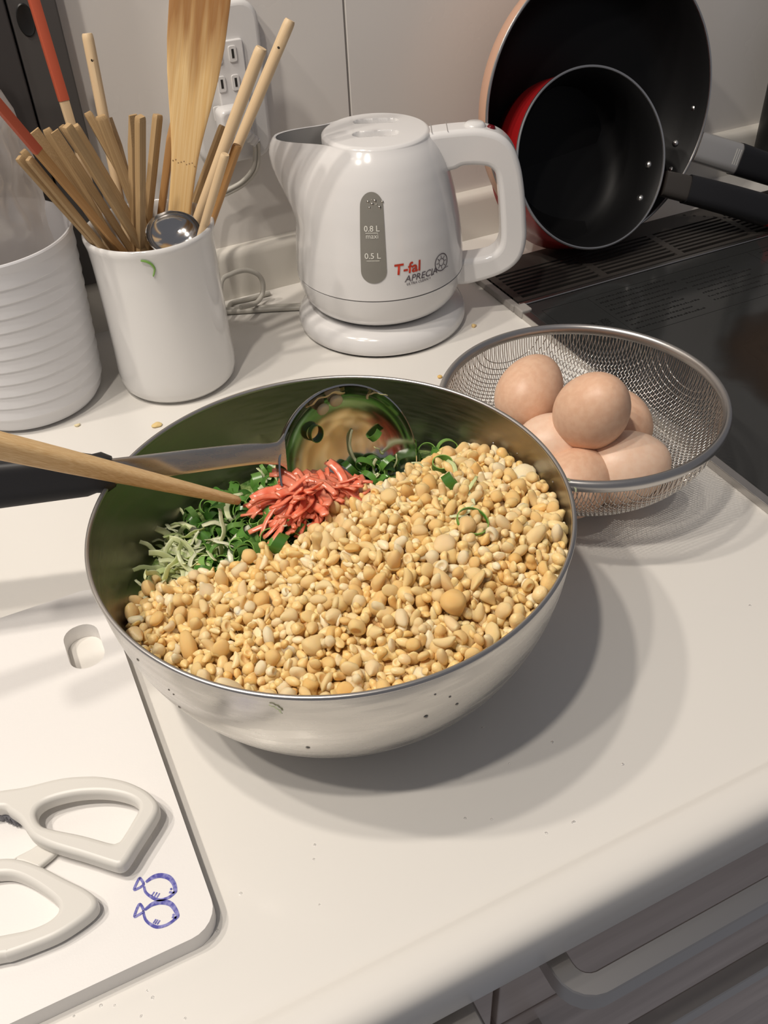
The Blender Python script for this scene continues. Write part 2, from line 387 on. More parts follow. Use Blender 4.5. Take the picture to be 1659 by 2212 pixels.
for px, py in ((502, 115), (479, 181), (509, 177), (470, 120), (470, 245), (505, 243)):
    p = Py(px, py, YO-.004)
    yplate('socket_well', p[0]-.0036, p[0]+.0036, p[2]-.0068, p[2]+.0062, YO-.0052, YO-.0040, .002, M['white_plastic'], sock, .0005)
    s_ = mesh('slot', *box(p[0]-.0010, p[0]+.0010, YO-.0054, YO-.0050, p[2]-.0036, p[2]+.0036), M['slot'], sock, smooth=False)
KC = np.array([.3255, .7200])
ket = empty('electric_kettle', (*KC, 0), 'white electric kettle with a loop handle on its round power base', 'kettle')
p0 = Py(500, 262, YO-.012); p1 = Py(548, 303, YO-.014)
plug = yplate('power_plug', p0[0]-.0125, p0[0]+.0125, p0[2]-.013, p0[2]+.013, YO-.024, YO-.0053, .006, M['kettle_white'], ket, .003)
d = p1-p0; d[1] = 0; dd = np.linalg.norm(d); d /= dd
rel = [p0+d*t for t in np.linspace(.009, dd+.003, 15)]; rel = [np.array([q[0], YO-.014, q[2]]) for q in rel]
V, Fc = sweep(rel, rrect(.0058, .0045, .002, 3), up=(0, -1, 0), scale=[(1.0-.25*i/14)*(.8 if i % 3 == 1 else 1) for i in range(15)])
mesh('strain_relief', V, Fc, M['white_plastic'], plug, sharp=30)
# kettle cord: flat twin flex from plug down behind the crock and along to the kettle base
cordp = [rel[-1]]+[Py(*q, y) for *q, y in ((555, 330, .815), (550, 365, .817), (525, 395, .822), (490, 415, .822), (460, 430, .82))]
cordp += [np.array([.19, .81, .075]), np.array([.18, .795, .030]), np.array([.185, .775, .012])]
cord = MB()
def twin(path, r=.0019, up=(0, -1, 0)):
    P = smooth_path(path, 8)
    for s_ in (-1, 1):
        pr_ = [(s_*r*.98+r*math.cos(a), r*math.sin(a)) for a in np.linspace(0, 2*PI, 9)[:-1]]
        cord.add(*sweep(P, pr_, up))
twin(cordp)
loop = [Py(478, 610, .79), Py(500, 592, .795), Py(530, 584, .80), Py(556, 592, .80), Py(568, 612, .80), Py(566, 636, .80), Py(552, 655, .79), Py(520, 664, .775)]
loop = [np.array([q[0], q[1], max(q[2], .003)]) for q in loop]
cord.add(*sweep(smooth_path([cordp[-1]+np.array([0, 0, .004]), *loop], 8), circ(.0024, 8)))
bs = [Pz(480, 672, .003), Pz(530, 669, .003), Pz(590, 665, .003), Pz(655, 660, .004)]
for q in bs: q[2] = .0029
P = smooth_path(bs, 8)
for s_ in (-1, 1): cord.add(*sweep(P, [(s_*.0024+.0024*math.cos(a), .0024*math.sin(a)) for a in np.linspace(0, 2*PI, 9)[:-1]]))
cord.add(*sweep(smooth_path([np.array([.20, .80, .0025]), Pz(500, 655, .0025), Pz(540, 645, .0025), np.array([.247, .815, .0025])], 6), circ(.0022, 8)))
o = cord.build('power_cord', M['cord'], ket, sharp=60); o['label'] = 'pale flat flex'

# ------------------------------------------------------------------ kettle
KC = np.array([.3255, .7200]); KA = math.radians(-25)
KU = np.array([math.cos(KA), math.sin(KA)]); KV = np.array([-math.sin(KA), math.cos(KA)])
def k3(u, v, z): return np.array([*(KC+KU*u+KV*v), z])
def r0(z):
    return float(np.interp(z, [.024, .028, .034, .045, .055, .07, .085, .10, .12, .135, .148, .158, .165, .170], [.060, .066, .0705, .0742, .0755, .0750, .0738, .0718, .0680, .0642, .0600, .0555, .0510, .0465]))
zs = np.concatenate([np.linspace(.024, .055, 9), np.linspace(.0552, .170, 32)])
NT = 128
def rk(th, z):                                    # th measured from the handle direction
    r = r0(z); dth = (th-PI+PI) % (2*PI)-PI
    dth = abs((th-PI+PI*3) % (2*PI)-PI) if False else abs(math.atan2(math.sin(th-PI), math.cos(th-PI)))
    t = min(max((z-.100)/.070, 0), 1); t = t*t*(3-2*t)*.5+t*.5
    wd_ = .62-.27*t
    return r+.0385*t*math.exp(-(dth/wd_)**2)
def kring(z, f=1., dz=0.): return [k3(rk(2*PI*k/NT, z)*f*math.cos(2*PI*k/NT), rk(2*PI*k/NT, z)*f*math.sin(2*PI*k/NT), z+dz) for k in range(NT)]
def sub(zl, name, m_, extra=()):
    V = []; rows = 0
    for z in zl: V += kring(z); rows += 1
    for r_ in extra: V += r_; rows += 1
    return mesh(name, V, grid_faces(rows, NT, False, True), m_, ket, sharp=50)
sub([.024, .026, .028, .031, .034, .040, .047, .0535, .0545], 'lower_shell', M['kettle_white'], [kring(.0545, .985)])
body = sub([.0557]+list(zs[10:]), 'body', M['kettle_white'], [[p+np.array([0, 0, .0012]) for p in kring(.17, .985)], [p+np.array([0, 0, .0006]) for p in kring(.17, .965)]])
BK = bvh_mesh(body)
V = []
for f, z in ((.964, .1704), (.955, .160), (.93, .150), (.86, .140)): V += [k3(rk(2*PI*k/NT, .17)*f*math.cos(2*PI*k/NT), rk(2*PI*k/NT, .17)*f*math.sin(2*PI*k/NT), z) for k in range(NT)]
mesh('spout_lining', V, grid_faces(4, NT, False, True), M['spout_inside'], ket)
mesh('seam', *lathe([(.0742, .0535), (.0746, .0551), (.0742, .0565)], KC, 96), M['gasket'], ket)
# lid with two grip recesses
def lidz(u, v):
    rr = math.hypot(u, v); z = .1742-.0012*(rr/.0455)**2-.0022*max(0, (rr-.042)/.0035)**2
    for vc, hl, hw, dp_ in ((-.0125, .0120, .0068, .0085), (.0195, .0125, .0060, .0085)):
        q = math.hypot(max(abs(u)-hl, 0), v-vc)
        z -= dp_*(1-min(max((q-hw*.80)/(hw*.22), 0), 1))
    return z
V = []; NR, NL = 90, 160
for i in range(NR+1):
    r = .0455*i/NR
    for k in range(NL): a = 2*PI*k/NL; V.append(k3(r*math.cos(a)+.0015, r*math.sin(a), lidz(r*math.cos(a), r*math.sin(a))))
for k in range(NL): a = 2*PI*k/NL; V.append(k3(.0455*math.cos(a)+.0015, .0455*math.sin(a), .163))
mesh('lid', V, grid_faces(NR+2, NL, False, True), M['kettle_white'], ket, sharp=70)
# loop handle: outline with hole, thickened
outer = [(.030, .1660), (.046, .1712), (.0739, .1732), (.0905, .1722), (.1055, .1668), (.1160, .1560), (.1225, .1400), (.1270, .1180), (.1300, .0920), (.1310, .0760), (.1280, .0600), (.1180, .0480), (.1010, .0400), (.0760, .0345), (.064, .038), (.062, .054), (.0715, .0585), (.0875, .0600), (.1010, .0635), (.1080, .0740), (.1068, .1010), (.1030, .1300), (.0975, .1398), (.0880, .1428), (.0740, .1430), (.066, .1400), (.050, .139), (.030, .150)]
op = smooth_path([np.array([*q, 0]) for q in outer], 6, True)
V, Fc = curve_fill([[(q[0], q[1]) for q in op]], .0125, .0048, 4)
V = np.array([k3(q[0], q[2], q[1]) for q in V]); hdl = mesh('handle', V, Fc, M['kettle_white'], ket, sharp=70, wn=True)
e1, e2, e3 = np.array([*KU, 0]), np.array([*KV, 0]), np.array([0, 0, 1.])
mesh('lid_latch', *lathe([(.0001, .0030), (.006, .0026), (.0078, .0012), (.0085, -.001)], n=28, frame=(k3(.0835, 0, .1730), e1*1.1, e2, e3)), M['white_plastic'], hdl)
mesh('pilot_light', *lathe([(.0001, .0016), (.003, .0012), (.0038, -.0006)], n=20, frame=(k3(.0975, 0, .1708), (e1*.95-e3*.3), e2, (e3+e1*.33)/1.05)), M['lamp_red'], hdl)
for u in (.0475, .0605): mesh('lid_seam', *sweep([k3(u, v, .1731 if u > .05 else .1724) for v in np.linspace(-.0115, .0115, 6)], circ(.0003, 5)), M['gasket'], ket)
# power base
base = mesh('power_base', *lathe([(.01, .0012), (.074, .0012), (.0772, .003), (.0782, .007), (.0778, .012), (.0750, .0172), (.0690, .0205), (.060, .0222), (.02, .0225), (.0001, .0225)], KC, 96), M['kettle_white'], ket, sharp=50)
mesh('base_gap', *lathe([(.0745, .0004), (.0745, .0016)], KC, 64), M['slot'], base)
mesh('coupling', *lathe([(.03, .022), (.03, .0245)], KC, 40), M['slot'], ket)
# gauge window and print, laid on the curved shell
def on_shell(th, z, lift): r = rk(th, z)+lift; return k3(r*math.cos(th), r*math.sin(th), z)
def th_z(px, py):
    p, _ = hit(BK, px, py); q = p[:2]-KC; return math.atan2(q@KV, q@KU), p[2]
def decal(name, V, Fc, th, z, m_, parent, lift=.0004, rotate=0.):
    c, s_ = math.cos(rotate), math.sin(rotate)
    return mesh(name, [on_shell(th+(x*c-y*s_)/.071, z+x*s_+y*c, lift) for x, y, _ in V], Fc, m_, parent, smooth=True, sharp=None)
tg, zt = th_z(804, 420); tg2, zb_ = th_z(806, 607); tg = (tg+tg2)/2
hw = .0103; hh = (zt-zb_)/2+.002; zc = (zt+zb_)/2
def capsule(hw, hh, inset):
    V = []; NY = 40
    for i in range(NY+1):
        y = -(hh-inset)*math.cos(PI*i/NY); d = max(abs(y)-(hh-hw), 0); w = math.sqrt(max((hw-inset)**2-d*d, 0))
        for j in range(9): V.append((w*(j/4-1), y, 0))
    return V, grid_faces(NY+1, 9)
gauge = decal('water_gauge', *capsule(hw, hh, 0), tg, zc, M['gauge'], ket, .0005)
# capsule outline ring
def gtext(s_, size, px, py, m_, parent, bold=0, shear=0, rot=0., lift=.0008):
    t, z = th_z(px, py); return decal('print', *text_mesh(s_, size, shear, bold), t, z, m_, parent, lift, rot)
gtext('0.8 L', .0066, 803, 494, M['print_white'], gauge, .012); gtext('maxi', .0056, 804, 510, M['print_white'], gauge)
gtext('0.5 L', .0066, 805, 553, M['print_white'], gauge, .012)
for px, py in ((803, 503), (806, 563)):
    t, z = th_z(px, py); V, Fc = box(-.0052, .0052, -.0003, .0003, 0, .0001); decal('print_line', V, Fc, t, z, M['print_white'], gauge, .0008)
for px, py, r in ((795, 436, .0012), (810, 434, .0013), (804, 441, .0012), (798, 449, .0010), (820, 448, .0013), (813, 442, .0007), (826, 436, .0010), (803, 432, .0006)):
    p, nn = hit(BK, px, py)
    o = link('droplet', mdata('droplet', *lathe([(.0001, r*.5), (r*.6, r*.4), (r, 0)], n=12), M['steel_in']), gauge, p+nn*.0005); o.rotation_euler = Vector(nn).to_track_quat('Z', 'Y').to_euler()
gtext('T-fal', .0126, 880, 580, M['print_red'], ket, .022, .1, .0, .0004)
gtext('APRECIA', .0078, 911, 595, M['print_grey'], ket, .006, .25, .0, .0004); gtext('ULTRA CLEAN +', .0030, 905, 608, M['print_grey'], ket, .01, .15, 0, .0004)
t, z = th_z(953, 566)
em = MB()
def ringd(r, w):
    V = []
    for k in range(28): a = 2*PI*k/28; V += [((r-w)*math.cos(a), (r-w)*math.sin(a), 0), ((r+w)*math.cos(a), (r+w)*math.sin(a), 0)]
    em.add(V, grid_faces(28, 2, True, False))
ringd(.0072, .0004); ringd(.0030, .0003)
for k in range(8):
    a = 2*PI*k/8; c, s_ = math.cos(a), math.sin(a)
    em.add([(c*x-s_*y, s_*x+c*y, 0) for x, y in ((.0036, -.0003), (.0058, -.0003), (.0058, .0003), (.0036, .0003))], [(0, 1, 2, 3)])
em.add([(x, y, 0) for x, y in ((-.012, -.0079), (.008, -.0068), (.008, -.0064), (-.012, -.0073))], [(0, 1, 2, 3)])
decal('emblem_print', em.V, em.F, t, z, M['print_grey'], ket)

# ------------------------------------------------------------------ utensil crock and its sticks
CC = np.array([.1248, .7128])
cr = mesh('utensil_crock', *lathe([(.0001, .001), (.040, .001), (.046, .0025), (.0488, .006), (.0498, .012), (.0500, .020), (.0492, .04), (.0488, .08), (.0490, .115), (.0497, .128), (.0508, .1325), (.0514, .1355), (.0510, .1380), (.0497, .1388), (.0483, .1375), (.0474, .133), (.0466, .12), (.0462, .08), (.0460, .012), (.044, .008), (.0001, .007)], CC, 96), M['ceramic'], sharp=70)
tag(cr, 'plain white ceramic crock full of chopsticks beside the kettle', 'crock')
def stick_line(t, r, y2, zb=.0085):
    P2 = Py(*r, y2); n = np.cross(ray(*t), ray(*r)); k = n@CP-n[2]*zb; m_ = n[:2]
    B2 = CC+m_*(k-m_@CC)/(m_@m_); dist = np.linalg.norm(B2-CC)
    if dist > .040: B2 = CC+(B2-CC)*.040/dist
    B = np.array([*B2, zb]); D = P2-B; s_ = np.linalg.lstsq(np.c_[D, -ray(*t)], CP-B, rcond=None)[0]
    return B, B+D*s_[0]
def chopstick(name, t, r, y2, m_, label, w=.0026, kind='square', twist=None, red=None, hole=None, wtop=None):
    if kind != 'round' and red is None: w *= 1.06
    B, T = stick_line(t, r, y2); ax = T-B; L_ = np.linalg.norm(ax); ax /= L_
    wt = wtop or w
    if kind == 'round': pf = circ(1, 12)
    elif kind == 'wedge': pf = rrect(1, .9, .25, 2)
    else: pf = rrect(1, .85, .18, 2)
    ts = [0, .02, .4, .6, .8, .9, .96, .985, .995, 1.0]
    sc = [(w*.55+(wt-w*.55)*min(1, q*1.25)) for q in ts]
    if kind == 'wedge': sc = [(a, a*(1 if q < .9 else max(.25, 1-(q-.9)*7.5))) for a, q in zip(sc, ts)]
    else: sc[-1] *= .82; sc[-2] *= .95
    pts = [B+ax*L_*q for q in ts]
    up = np.array([math.sin(twist or 0), -math.cos(twist or 0), .3])
    # local mesh along +Z so the grain follows the stick
    q = Vector(ax).to_track_quat('Z', 'Y')
    inv = np.array(q.to_matrix().inverted())
    lp = [(inv@(p-B)) for p in pts]; lu = inv@up
    V, Fc = sweep(lp, pf, lu, scale=sc)
    o = link(name, mdata(name, V, Fc, m_, True, 30), None, B); o.rotation_mode = 'XYZ'; o.rotation_euler = q.to_euler()
    tag(o, label, 'chopstick', 'utensils in the crock')
    if red is not None:
        s0 = red/L_ if red > 1 else red
        i = np.interp(s0, ts, [s if np.isscalar(s) else s[0] for s in sc])
        V, Fc = sweep([lp[0]+(lp[-1]-lp[0])*s0, lp[-1]*1.001], pf, lu, scale=[wt*1.06, wt*1.06])
        c = link('red_end', mdata('red_end', V, Fc, M['red_lacquer'], True, 30)); c.parent = o; c['label'] = 'red lacquered end'
    if hole:
        h = Py(*hole, 0) if False else None
        d = ray(*hole); A = np.c_[T-B, -d]; s_ = np.linalg.lstsq(A, CP-B, rcond=None)[0]; pos = B+(T-B)*s_[0]
        pos = pos-d/np.linalg.norm(d)*wt*.97
        V, Fc = lathe([(.0001, .0001), (.0011, 0)], n=12, frame=(inv@(pos-B), *frame_of(inv@(-d/np.linalg.norm(d)))))
        c = link('cord_hole', mdata('cord_hole', V, Fc, M['hole'])); c.parent = o
    return o
def frame_of(n):
    n = n/np.linalg.norm(n); a = np.cross(n, [0.2, .9, .4]); a /= np.linalg.norm(a); return a, np.cross(n, a), n
BR, OR_, PL = M['bamboo_brown'], M['bamboo_orange'], M['bamboo_pale']
chopstick('chopstick', (40, 340), (200, 520), .700, BR, 'brown square chopstick leaning outermost left over the crock rim', .0024, twist=.5)
chopstick('chopstick', (49, 326), (205, 524), .712, BR, 'brown chopstick whose rounded tip shows just behind the leftmost two', .0026, twist=.1)
chopstick('chopstick', (62, 342), (218, 532), .690, BR, 'brown chopstick with a square-cut end just under the red-ended one', .0024, twist=.4)
chopstick('lacquered_chopstick', (-55, 165), (268, 546), .688, OR_, 'orange-brown chopstick with a red end leaning far left out of the crock', .0030, twist=.3, red=.80)
chopstick('chopstick', (74, 282), (250, 540), .702, BR, 'wide brown chopstick with pale split flat tip, left in the fan', .0034, 'wedge', .2)
chopstick('chopstick', (100, 279), (255, 540), .722, BR, 'brown chopstick with a slanting cut end behind the wide split-tipped one', .0030, twist=-.2)
chopstick('chopstick', (118, 283), (285, 543), .700, BR, 'yellowish brown chopstick with pale rounded tip, middle of the left fan', .0028, 'wedge', .1)
chopstick('chopstick', (130, 273), (292, 500), .735, BR, 'thin brown chopstick mostly hidden between two others in the left fan', .0022, twist=.3)
chopstick('chopstick', (144, 271), (310, 543), .690, BR, 'long brown chopstick in front, its rounded tip left of the upright red one', .0030, twist=.35)
chopstick('chopstick', (161, 272), (326, 545), .700, BR, 'brown chopstick in front, its flat tip covering the upright red one', .0031, twist=-.2)
chopstick('lacquered_chopstick', (52, -70), (157, 280), .752, PL, 'tall chopstick with red upper part and pale wood below', .0034, twist=.2, red=.72)
chopstick('chopstick', (180, 247), (298, 440), .735, BR, 'brown flat-ended chopstick behind, third tallest, left of the pale round one', .0028, twist=0)
chopstick('chopstick', (200, 257), (300, 460), .742, BR, 'dark brown chopstick just left of the pale round one', .0024, twist=.2)
chopstick('chopstick', (217, 250), (305, 480), .722, BR, 'broad brown chopstick standing in front of the pale round one', .0036, twist=.1)
chopstick('round_chopstick', (188, 72), (222, 245), .750, PL, 'tall pale round chopstick with a hole, left of the spatula', .0036, 'round', wtop=.0042, hole=(188, 131))
chopstick('chopstick', (237, 254), (297, 470), .745, BR, 'dark-edged brown chopstick with slanted tip right of the pale round one', .0030, 'wedge', 1.0)
chopstick('chopstick', (287, 248), (292, 543), .700, BR, 'upright brown chopstick with pointed tip, left of a near pair', .0030, 'wedge', .4)
chopstick('chopstick', (303, 251), (304, 543), .690, BR, 'upright brown chopstick with blunt tip, right of a near pair', .0029, twist=.5)
chopstick('chopstick', (341, 247), (318, 480), .730, BR, 'brown squared chopstick standing alone between the pair and the spatula', .0030, twist=.6)
chopstick('chopstick', (377, 237), (348, 460), .742, OR_, 'dark pointed chopstick touching the left edge of the spatula', .0030, 'wedge', 1.2)
chopstick('chopstick', (483, 272), (415, 455), .742, BR, 'brown chopstick leaning right behind the pale round pair', .0030, twist=.3)
chopstick('round_chopstick', (565, 103), (425, 475), .706, PL, 'long pale round chopstick leaning right, lower of the tall pair', .0040, 'round', wtop=.0046)
chopstick('round_chopstick', (627, 43), (442, 485), .718, PL, 'longest pale round chopstick leaning right, with a cord hole near its top', .0036, 'round', wtop=.0044, hole=(598, 100))
chopstick('round_chopstick', (487, 333), (442, 482), .684, PL, 'short pale round chopstick in front of the tall leaning pair', .0034, 'round')
chopstick('round_chopstick', (513, 313), (455, 482), .704, OR_, 'short tan round chopstick furthest right at the crock rim', .0034, 'round', wtop=.0038)
# spatula
B, T = stick_line((432, 0), (388, 460), .722)
B = T+(B-T)*.97
ax = (T-B)/np.linalg.norm(T-B); ax2 = ax
view = CP-T; view -= ax*(view@ax); view /= np.linalg.norm(view)
fn = view*math.cos(.12)+np.cross(ax, view)*math.sin(.12)*-1
side = np.cross(ax, fn)
L0 = np.linalg.norm(T-B)
tv = [0, .3, .50, .56, .62, .68, .75, .82, .90, 1.0, 1.10, 1.18, 1.23, 1.255]
wv = [.0085, .0088, .0088, .0092, .0103, .0125, .0157, .0186, .0207, .0214, .0210, .0190, .0140, .006]
hv = [.0032, .0034, .0036, .0036, .0034, .0032, .0030, .0028, .0026, .0024, .0022, .0020, .0018, .0014]
q = Vector(ax).to_track_quat('Z', 'Y'); inv = np.array(q.to_matrix().inverted())
ts_ = np.linspace(0, 1.255, 50); V, Fc = sweep([inv@(ax*L0*t) for t in ts_], rrect(1, 1, .35, 3), inv@fn, scale=[(np.interp(t, tv, wv), np.interp(t, tv, hv)) for t in ts_])
sp = link('wooden_spatula', mdata('wooden_spatula', V, Fc, M['spatula_wood'], True, 35), None, B); sp.rotation_euler = q.to_euler()
tag(sp, 'bamboo spatula standing blade up in the crock', 'spatula', 'utensils in the crock')
nd = MB()
for k in range(9):
    p = B+ax*L0*(.598+.004*math.sin(k*2.1))+side*(-.0085+.0021*k)+fn*.0036
    nd.add(*lathe([(.0001, .0003), (.0006, 0)], n=6, frame=(inv@(p-B), *frame_of(inv@fn))))
c = link('bamboo_node', mdata('bamboo_node', nd.V, nd.F, M['bamboo_brown'])); c.parent = sp
# scorched patch on the blade
sm = M['spatula_wood'].node_tree
def scorch():
    N = sm.nodes; L = sm.links; b = N['Principled BSDF']; old = b.inputs['Base Color'].links[0].from_socket
    tc = N.new('ShaderNodeTexCoord'); sx = N.new('ShaderNodeSeparateXYZ'); L.new(tc.outputs['Generated'], sx.inputs[0])
    nz = N.new('ShaderNodeTexNoise'); nz.inputs['Scale'].default_value = 5; L.new(tc.outputs['Generated'], nz.inputs[0])
    ad = N.new('ShaderNodeMath'); ad.operation = 'MULTIPLY_ADD'; ad.inputs[1].default_value = .35; L.new(nz.outputs[0], ad.inputs[0]); L.new(sx.outputs[2], ad.inputs[2])
    mr = N.new('ShaderNodeMapRange'); mr.inputs['From Min'].default_value = .80; mr.inputs['From Max'].default_value = .98; mr.inputs['To Max'].default_value = .8; L.new(ad.outputs[0], mr.inputs[0])
    mx = N.new('ShaderNodeMix'); mx.data_type = 'RGBA'; mx.inputs[7].default_value = (.27, .10, .022, 1); L.new(mr.outputs[0], mx.inputs[0]); L.new(old, mx.inputs[6]); L.new(mx.outputs[2], b.inputs['Base Color'])
scorch()
# small steel measuring spoon hanging over the crock's front rim
sc_ = Py(376, 503, .689)
n_ = CP-sc_; n_ /= np.linalg.norm(n_); n_ = n_*.6+np.array([0.05, -.05, .85]); fr = frame_of(n_); n_ = fr[2]
pf = [(.0215*math.sin(a), -.0135*math.cos(a)) for a in np.linspace(0.01, PI/2, 14)]; pi_ = [(r*.965, z*.95+.0003) for r, z in pf[::-1]]
spn = empty('measuring_spoon', sc_, 'shiny round steel measuring spoon resting at the crock rim', 'spoon', 'utensils in the crock')
mesh('spoon_bowl', *lathe(pf+pi_, n=48, frame=(sc_, fr[0], fr[1], n_)), M['bright_steel'], spn, sharp=60)
hb_ = np.array([.128, .722, .015]); d = hb_-sc_; d /= np.linalg.norm(d); st_ = sc_+(d-n_*(d@n_))/np.linalg.norm(d-n_*(d@n_))*.021
mesh('spoon_handle', *sweep(smooth_path([st_, st_*.75+hb_*.25, hb_], 6), rrect(.004, .0008, .0004, 2), n_), M['bright_steel'], spn)
# spring onion curl stuck to the crock
BC = bvh_mesh(cr)

# ------------------------------------------------------------------ ridged canister with a plastic bag
GC = (.0035, .7440)
pf = [(.0001, .001), (.048, .001), (.0555, .003), (.0588, .008), (.0598, .014)]
zz = .017
for k in range(11):
    rb_ = .0600+(.0685-.0600)*(zz/.14); pf += [(rb_+.0005, zz), (rb_+.0003, zz+.004), (rb_+.0001, zz+.0098), (rb_+.0003, zz+.0106)]; zz += .0112
pf += [(.0690, .1425), (.0695, .146), (.0689, .1472), (.0676, .1472), (.0668, .145), (.0640, .12), (.0600, .05), (.0570, .012), (.0001, .009)]
tag(mesh('canister', *lathe(pf, GC, 112), M['ridged'], sharp=28), 'white horizontally ridged canister cut off by the left edge', 'canister')
V = []; NB, KB = 46, 90
for i in range(NB):
    t = i/(NB-1); c = np.array([GC[0], GC[1], .02])*(1-t)+np.array([-.016, .752, .300])*t
    R_ = np.interp(t, [0, .1, .35, .5, .75, 1], [.02, .048, .058, .063, .058, .040])
    for k in range(KB):
        a = 2*PI*k/KB; nv = noise.fractal(Vector((math.cos(a)*1.6, math.sin(a)*1.6, t*4)), .7, 2.0, 4)
        nv2 = noise.noise(Vector((math.cos(a)*4, math.sin(a)*4, t*5+9))); nv2 += .6*abs(noise.noise(Vector((math.cos(a)*7, math.sin(a)*7, t*12+3)))); sh = max(0, t-.42)
        r = R_*(1+(.05+.55*sh)*nv+(.02+.4*sh)*abs(nv2)); z = c[2]+.03*sh*nv2
        if z < .15: r = min(r, .0565 if z < .09 else .0615)
        V.append((c[0]+r*math.cos(a), c[1]+r*math.sin(a), z))
o = mesh('plastic_bag', V, [(0,)+tuple()]*0+grid_faces(NB, KB, False, True), M['bag'], sharp=None); tag(o, 'crumpled clear plastic bag stuffed in the white ridged canister', 'bag')

# ------------------------------------------------------------------ pans leaning on the wall
def pan(name, label, c, tilt, az, R_, depth, Rb, out_m, hpx, hend, hw_, parts):
    c = np.array(c); n_ = np.array([math.sin(az)*math.cos(tilt), -math.cos(az)*math.cos(tilt), math.sin(tilt)])
    root = empty(name, (c[0], c[1]+.03, .0083), label, 'pan')
    h0 = Pl(*hpx, c, n_)-c; e1_ = h0/np.linalg.norm(h0); e2_ = np.cross(n_, e1_); fr_ = (c, e1_, e2_, n_)
    inner = [(R_-.0015, 0), (R_-.006, -.006), (R_-.010, -depth*.4), (Rb+.008, -depth*.8), (Rb-.002, -depth*.96), (Rb-.012, -depth), (.0001, -depth)]
    outerp = [(R_, -.0004), (R_+.0002, -.006), (R_-.0015, -depth*.35), (Rb+.016, -depth*.8), (Rb+.003, -depth-.001), (Rb-.010, -depth-.004), (.0001, -depth-.004)]
    mesh('inner_coating', *lathe(inner, n=96, frame=fr_), M['nonstick'], root, sharp=50)
    mesh('outer_shell', *lathe(outerp, n=96, frame=fr_), out_m, root, sharp=60)
    ring = [c+e1_*(R_-.0004)*math.cos(a)+e2_*(R_-.0004)*math.sin(a) for a in np.linspace(0, 2*PI, 121)[:-1]]
    mesh('rim', *sweep(ring, circ(.00135, 8), n_, closed=True), M['pan_rim'], root)
    for da, rr, zz_ in parts['rivets']:
        p = c+(e1_*math.cos(da)+e2_*math.sin(da))*rr+n_*zz_; nn = -(e1_*math.cos(da)+e2_*math.sin(da))*.85+n_*.5
        mesh('rivet', *lathe([(.0001, .0022), (.0022, .0018), (.0036, .0004), (.0040, -.001)], n=16, frame=(p, *frame_of(nn))), M['pan_rim'], root)
    return root, c, n_, e1_, e2_
big, c, n_, a1, a2 = pan('frying_pan', 'large black nonstick frying pan leaning against the wall behind the kettle', (.583, .7513, .1391), math.radians(9.95), 0, .130, .048, .098, M['pan_copper'], (1505, 315), None, .014,
    dict(rivets=[(-.02, .1185, -.020), (.27, .1235, -.013), (-.23, .1235, -.013)]))
def pan_handle(root, c, n_, p0px, p1px, lift0, lift1, segs):
    A = Pl(*p0px, c-n_*.006, n_); B = Pl(*p1px, c+n_*lift1, n_); u = B-A
    for name, t0, t1, w0, w1, th_, m_, lab in segs:
        ts = np.linspace(t0, t1, 8); pts = [A+u*t+n_*(.004*math.sin(PI*min(t, 1))) for t in ts]
        o = mesh(name, *sweep(pts, rrect(1, 1, .55, 4), n_, scale=[(np.interp(t, [t0, t1], [w0, w1]), th_) for t in ts]), m_, root, sharp=50)
        if lab: o['label'] = lab
    return A, B, u
A, B, u = pan_handle(big, c, n_, (1503, 316), (1659, 366), 0, .01, [('handle_shank', 0, .52, .0150, .0155, .0085, M['silver_paint'], 'silver shank'), ('handle_grip', .5, 1.7, .0160, .0140, .0100, M['black_grip'], None)])
lab_ = MB(); side_ = np.cross(u/np.linalg.norm(u), n_)
lab_o = A+u*.41
for k in range(6):
    p = lab_o+u*.028*k+n_*.0125
    lab_.add(*sweep([p-side_*.009, p+side_*.007], [(-.0005, 0), (.0005, 0), (.0005, .0001), (-.0005, .0001)], n_))
lab_.build('printed_label', M['print_white'], big, smooth=False)
small, c, n_, b1, b2 = pan('saucepan', 'small deep black saucepan with red outside standing in the large frying pan', (.5560, .7245, .1030), math.radians(23.4), math.radians(-1.5), .0825, .068, .066, M['pan_red'], (1432, 392), None, .011,
    dict(rivets=[(.20, .0745, -.014), (-.24, .0745, -.014)]))
A, B, u = pan_handle(small, c, n_, (1432, 396), (1659, 457), 0, .012, [('handle_collar', 0, .22, .0120, .0125, .0085, M['vent'], None), ('handle_grip', .2, .98, .0135, .0150, .0105, M['black_grip'], None), ('handle_ring', .955, 1.2, .0145, .0120, .0095, M['pan_red'], 'red end ring')])
bx = Py(1652, 200, .805)
tag(mesh('bottle', *lathe([(.0001, .0083), (.020, .0083), (.022, .011), (.022, .15), (.020, .158), (.013, .165), (.013, .185), (.016, .187), (.016, .27), (.0145, .273), (.0001, .273)], (bx[0]+.0335, .805), 40), M['black'], sharp=40), 'black bottle at the right edge behind the pan handles', 'bottle')

